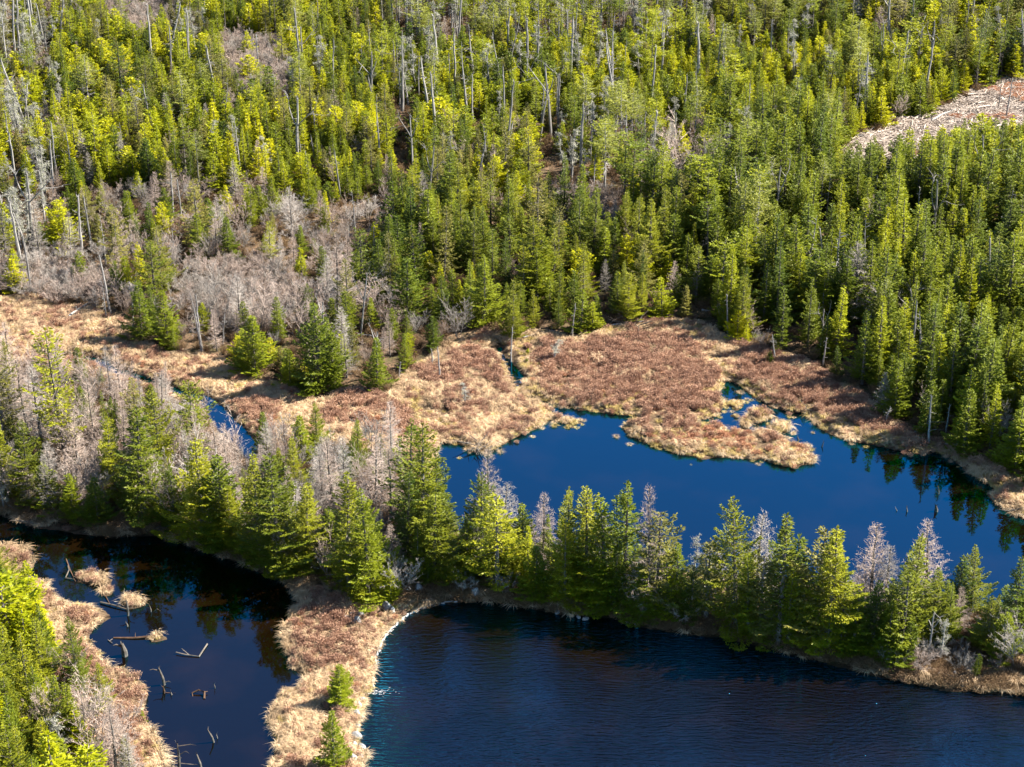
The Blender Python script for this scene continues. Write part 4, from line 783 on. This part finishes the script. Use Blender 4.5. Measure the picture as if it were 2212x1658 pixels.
# ------------------------------------------------------------------ brush piles, sunken wood, stumps
def driftwood(name, lines, lab, cat, m='drift', group='dead wood in the water'):
    """lines: list of ([(px,py,z)...], r0, r1)"""
    ps = [[Vector((*at(a, b), c)) for a, b, c in pts] for pts, _, _ in lines]; base = Vector((ps[0][0].x, ps[0][0].y, 0)); mb = MB()
    for P_, (_, r0, r1) in zip(ps, lines):
        n = len(P_); mb.tube([tuple(p - base) for p in P_], [.72 * (r0 + (r1 - r0) * i / max(1, n - 1)) for i in range(n)], 6)
    o = obj(name, mb.mesh(name, [M[m]]), None, base); return tag(o, lab, cat, group)
def up(px, py, ytop, dx=0):      # a point straight above (px,py), offset dx in the picture
    x, y = at(px, py); h = height_for(x, y, ytop); x2, _ = at(px + dx, py); return Vector((x2, y, h))
def stump(px, yb, yt, r, lab, dx=0, sides=(), m='drift', name='dead_stump', cat='stump'):
    b = Vector((*at(px, yb), -.4)); t = up(px, yb, yt, dx); mid_ = (b + t) / 2 + Vector((.05, 0, .1)); base = Vector((b.x, b.y, 0)); mb = MB()
    mb.tube([tuple(b - base), tuple(mid_ - base), tuple(t - base)], [r * 1.25, r, r * .45], 7)
    rng = np.random.default_rng(int(px)); 
    for _ in range(3): mb.strips(np.array([tuple(t - base)]) - [[0, 0, .08]], np.array([[rng.normal(0, .3), rng.normal(0, .3), 1]]), .35, r * .8, rng, tri=True)
    for f, ax, az, L in sides:
        p = b.lerp(t, f); q = p + Vector((ax, .1, az)).normalized() * L; q2 = q + Vector((ax * .4, -.2, -az * .3 + .1)).normalized() * L * .5
        mb.tube([tuple(p - base), tuple(q - base), tuple(q2 - base)], [r * .4, r * .3, r * .1], 5)
    o = obj(name, mb.mesh(name, [M[m]]), None, base); return tag(o, lab, cat, 'stumps standing in the water')
driftwood('sunken_log', [([(143,1212,.15),(152,1235,.1),(163,1258,.05)], .09, .06)], 'dark sunken log left of the small grass mat', 'log', 'wetwood')
driftwood('sunken_log', [([(142,1250,.1),(150,1240,.35),(148,1236,.6)], .07, .05), ([(140,1250,.05),(160,1255,.15)], .06, .04)], 'pale hooked branch at the tip of the grass mat', 'branch')
driftwood('sunken_log', [([(213,1265,.1),(225,1285,.12),(238,1308,.05)], .08, .05)], 'thin sunken log slanting below the grass mat', 'log', 'wetwood')
driftwood('sunken_log', [([(217,1304,.1),(245,1311,.15),(277,1320,.1)], .11, .07)], 'pale log floating level beside the forked stump', 'log')
driftwood('sunken_log', [([(262,1292,.1),(282,1288,.5),(302,1306,.05)], .07, .04)], 'arched dead branch over the small tuft', 'branch', 'wetwood')
stump(276, 1330, 1296, .09, 'forked dark stump beside the level floating log', 0, [(.6, -1, .6, .5), (.5, 1, .5, .4)])
stump(325, 1322, 1310, .05, 'small V-shaped pair of sticks in the shaded cove', 0, [(.2, 1, .9, .7)])
stump(274, 1354, 1346, .08, 'tiny pale stump tip in the cove')
driftwood('sunken_log', [([(245,1379,.03),(290,1380,.05),(352,1376,.12)], .08, .16), ([(345,1376,.1),(350,1370,.4)], .06, .03), ([(292,1379,.05),(293,1373,.25)], .04, .02)], 'long half-sunken log ending in a brown mossy hump', 'log', 'wetwood')
driftwood('sunken_log', [([(233,1384,.05),(243,1392,.1)], .05, .02), ([(243,1382,.05),(236,1389,.15)], .04, .02)], 'small crossed twigs near the left bank', 'branch')
stump(270, 1417, 1391, .22, 'thick pale weathered stump in open water near the left bank', -4, [(.8, -1, .4, .5), (.7, -.6, 1, .4)])
driftwood('sunken_log', [([(380,1413,.15),(400,1417,.1),(430,1420,.05),(448,1394,.1)], .05, .09), ([(393,1410,.35),(410,1418,.05)], .03, .05)], 'bent log with raised pale end in the middle of the cove', 'log')
stump(356, 1480, 1445, .1, 'leaning broken snag standing in the cove', -9, [(.9, -1, .2, .5), (.3, 1, .4, .4)])
stump(354, 1498, 1484, .06, 'short dark stub below the leaning snag', 0, [(.5, 1, -.2, .6)], 'wetwood')
driftwood('sunken_log', [([(415,1500,.1),(430,1497,.25),(442,1500,.2),(441,1510,.0)], .08, .13), ([(415,1500,.1),(417,1508,-.1)], .06, .03), ([(442,1500,.2),(449,1498,.15)], .07, .03)], 'brown arched root rising from the open cove', 'root', 'wetwood')
stump(369, 1501, 1496, .08, 'small pale stub left of the arched root'); stump(463, 1487, 1478, .04, 'thin upright stick right of the arched root')
stump(464, 1604, 1577, .07, 'leaning stick with a curved tip near the bottom of the cove', -13); stump(468, 1596, 1587, .04, 'tiny upright stick beside the leaning curved one')
stump(387, 1662, 1606, .09, 'upright snag with side branches at the bottom of the cove', 1, [(.9, 1, .1, .9), (.35, 1, -.2, 1.0), (.6, 1, .6, .6)])
stump(436, 1664, 1630, .08, 'leaning grey pole at the bottom of the cove', -8); stump(340, 1616, 1602, .05, 'small pale stick by the left bank shrubs')
stump(2022, 1105, 1092, .16, 'white stump in the open blue pond with a dark root', -2, [(.2, -1, .1, .7), (.2, 1, -.1, .6)])
stump(1958, 1106, 1098, .07, 'small pale stub left of the white stump'); stump(1996 - 60, 1104, 1100, .05, 'tiny twig tips in the open pond')
stump(1725, 952, 944, .08, 'small grey stick in the channel beside the heath tongue', -3, [(.5, 1, .3, .3)]); stump(1772, 966, 957, .06, 'slanting dark twig near the golden shore', 6); stump(1690, 955, 936, .03, 'thin upright reed-like stick at the end of the heath tongue')
stump(2026, 1068, 1055, .06, 'white stick by the shaded right shore', 0)
def brush_pile(px, py, seed, n, L, lab, zs=.5, m='drift'):
    rng = np.random.default_rng(seed); x, y = at(px, py); mb = MB()
    for _ in range(n):
        a = rng.uniform(0, 6.28); p = np.array([rng.normal(0, L * .25), rng.normal(0, L * .3), rng.uniform(0, .25)]); d_ = np.array([math.cos(a), math.sin(a), rng.uniform(-.05, zs)]); l = rng.uniform(.4, 1) * L
        mb.tube([tuple(p), tuple(p + d_ * l * .5 + rng.normal(0, .06, 3)), tuple(p + d_ * l)], [.05, .035, .01], 4)
    o = obj('brush_pile', mb.mesh('brush_pile', [M[m]]), None, (x, y, max(0.02, gz(x, y)))); return tag(o, lab, 'brush pile', 'brush piles')
brush_pile(1030, 968, 1, 34, 1.9, 'tangled pile of dead branches at the pond\'s upper left shore'); brush_pile(1752, 890, 2, 16, 1.3, 'broken branches on the shaded shore of the channel'); brush_pile(1195, 762, 3, 18, 1.4, 'pale branch tangle under the lichen-draped dead tree')
brush_pile(1370, 716, 4, 36, 2.4, 'fallen tree tangle along the forest edge above the heath', .7); brush_pile(1300, 712, 5, 26, 2.0, 'smaller tangle of fallen branches by the straight pale snag', .7)
brush_pile(2195, 1108, 6, 22, 1.4, 'dead branches reaching into the pond from the right shore'); brush_pile(340, 780, 7, 10, .8, 'small dark root heap in the left meadow', .5, 'wetwood'); brush_pile(518, 866, 8, 10, .8, 'dark sticks by the small pool beside the left brook', .5, 'wetwood')
brush_pile(70, 1128, 9, 18, 1.8, 'dead branches hanging over the cove at the far left', .5); brush_pile(345, 1150, 10, 18, 1.5, 'pale dead branches at the cove edge under the spruces', .6); brush_pile(2050, 1462, 11, 12, 1.6, 'fallen dead limbs beside the boulders at the lake shore', .5)
brush_pile(265, 1300, 12, 10, .7, 'small twig heap on the sunken tuft', .7)
driftwood('leaning_branch', [([(2010,915,0),(2025,915,0),(2040,915,0)], .05, .04)], 'dead branch joining the two pale trunks', 'branch').location.z = height_for(*at(2010, 960), 910)
bpy.data.objects['leaning_branch'].location.x, bpy.data.objects['leaning_branch'].location.y = at(2006, 962)[0], at(2006, 962)[1]

# ------------------------------------------------------------------ boulders, weir and foam
def boulder(px, py, w, h, lab, seed):
    rng = np.random.default_rng(seed); import bmesh
    bm = bmesh.new(); bmesh.ops.create_icosphere(bm, subdivisions=3, radius=1.0); off = rng.normal(0, 1, 3)
    for v_ in bm.verts:
        p = v_.co.normalized(); k = 1 + .16 * math.sin(p.x * 3 + off[0]) * math.cos(p.y * 2.6 + off[1]) + .10 * math.sin(p.z * 5 + off[2] + p.x * 4); v_.co = p * k
        for nn in (Vector((.6, .3, .7)), Vector((-.5, -.7, .45)), Vector((.1, .9, .3))):
            nn = nn.normalized(); dd_ = v_.co.dot(nn)
            if dd_ > .78: v_.co -= nn * (dd_ - .78) * .85
    me = bpy.data.meshes.new('boulder'); bm.to_mesh(me); bm.free(); me.materials.append(M['rock'])
    if px > 1100: w *= .75; h *= .7
    x, y = at(px, py); o = obj('boulder', me, None, (x, y, max(gz(x, y), 0) + h * .25)); o.scale = (w / 2, w / 2 * rng.uniform(.7, 1), h / 2); o.rotation_euler.z = rng.uniform(0, 6.28); tag(o, lab, 'boulder', 'boulders along dam and shore')
for i, (px, py, w, h, lab) in enumerate([(773,1358,.9,.8,'largest whitish boulder at the head of the grassy dam'),(778,1344,.7,.6,'grey boulder just behind the largest whitish one'),(758,1350,.5,.4,'small boulder left of the largest whitish one'),(748,1345,.55,.4,'low boulder in the cluster at the dam head'),(762,1340,.5,.4,'small grey stone at the back of the dam-head cluster'),
  (742,1352,.4,.3,'leftmost small stone of the dam-head cluster'),(836,1325,.7,.9,'orange-tinged rock under the last spruce by the weir'),(848,1330,.5,.6,'pale rock at the upper end of the weir'),(905,1287,.8,.9,'pale upright boulder above the weir curve'),(1027,1292,.7,1.0,'tall grey boulder at the shaded lake shore'),(1000,1297,.5,.5,'small boulder beside the tall grey shore boulder'),
  (1204,1326,.6,.5,'round white stone at the shaded lake shore'),(1250,1334,.6,.4,'flat pale rock on the lake shore'),(1265,1338,.7,.4,'low grey slab on the lake shore'),(1375,1352,.5,.5,'reddish stone on the lake shore'),
  (2078,1482,.9,.7,'big bluish boulder at the lake shore on the right'),(2102,1468,.8,.5,'flat pale boulder right of the big bluish one'),(2060,1470,.5,.9,'upright slab left of the big bluish boulder'),(2085,1462,.6,.5,'pale stone behind the big bluish boulder'),(2125,1475,.6,.5,'small stone at the right lake shore'),
  (776,1528,.5,.45,'stone on the dam edge below the plunging foam'),(783,1516,.45,.4,'small pale stone beside the plunging foam'),(769,1548,.6,.5,'square stone on the dam edge'),(781,1552,.4,.3,'small yellowish stone in the water by the dam'),(768,1596,.9,.6,'long white stone on the dam edge'),(781,1618,.6,.5,'tan stone at the waterline of the dam'),(766,1612,.5,.4,'rounded stone behind the tan waterline stone'),
  (760,1648,.8,.5,'pale slab on the dam at the bottom edge'),(778,1640,.6,.4,'flat stone at the waterline near the bottom edge'),(772,1572,.45,.4,'stone in the middle of the dam edge'),(755,1632,.5,.4,'inner stone on the dam near the bottom')]):
    boulder(px, py, w, h, lab, i)
# weir: a low rubble lip along the curve with thin foam
wl = [(985,1299),(940,1305),(900,1318),(862,1341),(840,1365),(822,1390),(812,1420),(808,1455),(804,1488)]
pts = [Vector(at(*p)) for p in wl]; mb = MB(); rng = np.random.default_rng(3); fo = MB()
for a, b in zip(pts[:-1], pts[1:]):
    n = max(2, int((b - a).length / .22))
    for i in range(n):
        p = a.lerp(b, i / n); q = a.lerp(b, (i + 1.2) / n); j = rng.normal(0, .05, 2)
        mb.tube([(p.x + j[0], p.y + j[1], .02), (q.x + j[0], q.y + j[1], .03)], [rng.uniform(.04, .09), rng.uniform(.04, .09)], 6)
        if rng.random() < .4:
            for _ in range(2):
                c = p + Vector((rng.uniform(.0, .3), rng.uniform(-.2, .08))); fo.strips(np.array([[c.x, c.y, rng.uniform(.02, .06)]]), np.array([[(q - p).x, (q - p).y, 0]]) + rng.normal(0, .03, (1, 3)) * [[1, 1, 0]], rng.uniform(.15, .45), rng.uniform(.015, .045), rng, flat=.05)
tag(obj('weir', mb.mesh('weir', [M['rock']])), 'low curved stone weir between the wooded strip and the grassy dam', 'weir')
c = Vector(at(800, 1497))
for _ in range(90):
    p = c + Vector((abs(rng.normal(0, .75)) - .2, rng.normal(0, .18))); fo.strips(np.array([[p.x, p.y, rng.uniform(.02, .08)]]), np.array([[1, rng.normal(0, .25), 0.0]]), rng.uniform(.05, .2), rng.uniform(.02, .05), rng, flat=.1)
tag(obj('foam', fo.mesh('foam', [M['foam']])), 'white foam below the weir and at the plunge beside the dam', 'foam', kind='stuff')
print('trees', len(TREES), 'single', cnt, 'mass', {k: len(v_) for k, v_ in mass.items()}, 'grass', len(rows_g), len(rows_h), len(rows_u), 'tris', sum(len(m.polygons) for m in bpy.data.meshes))
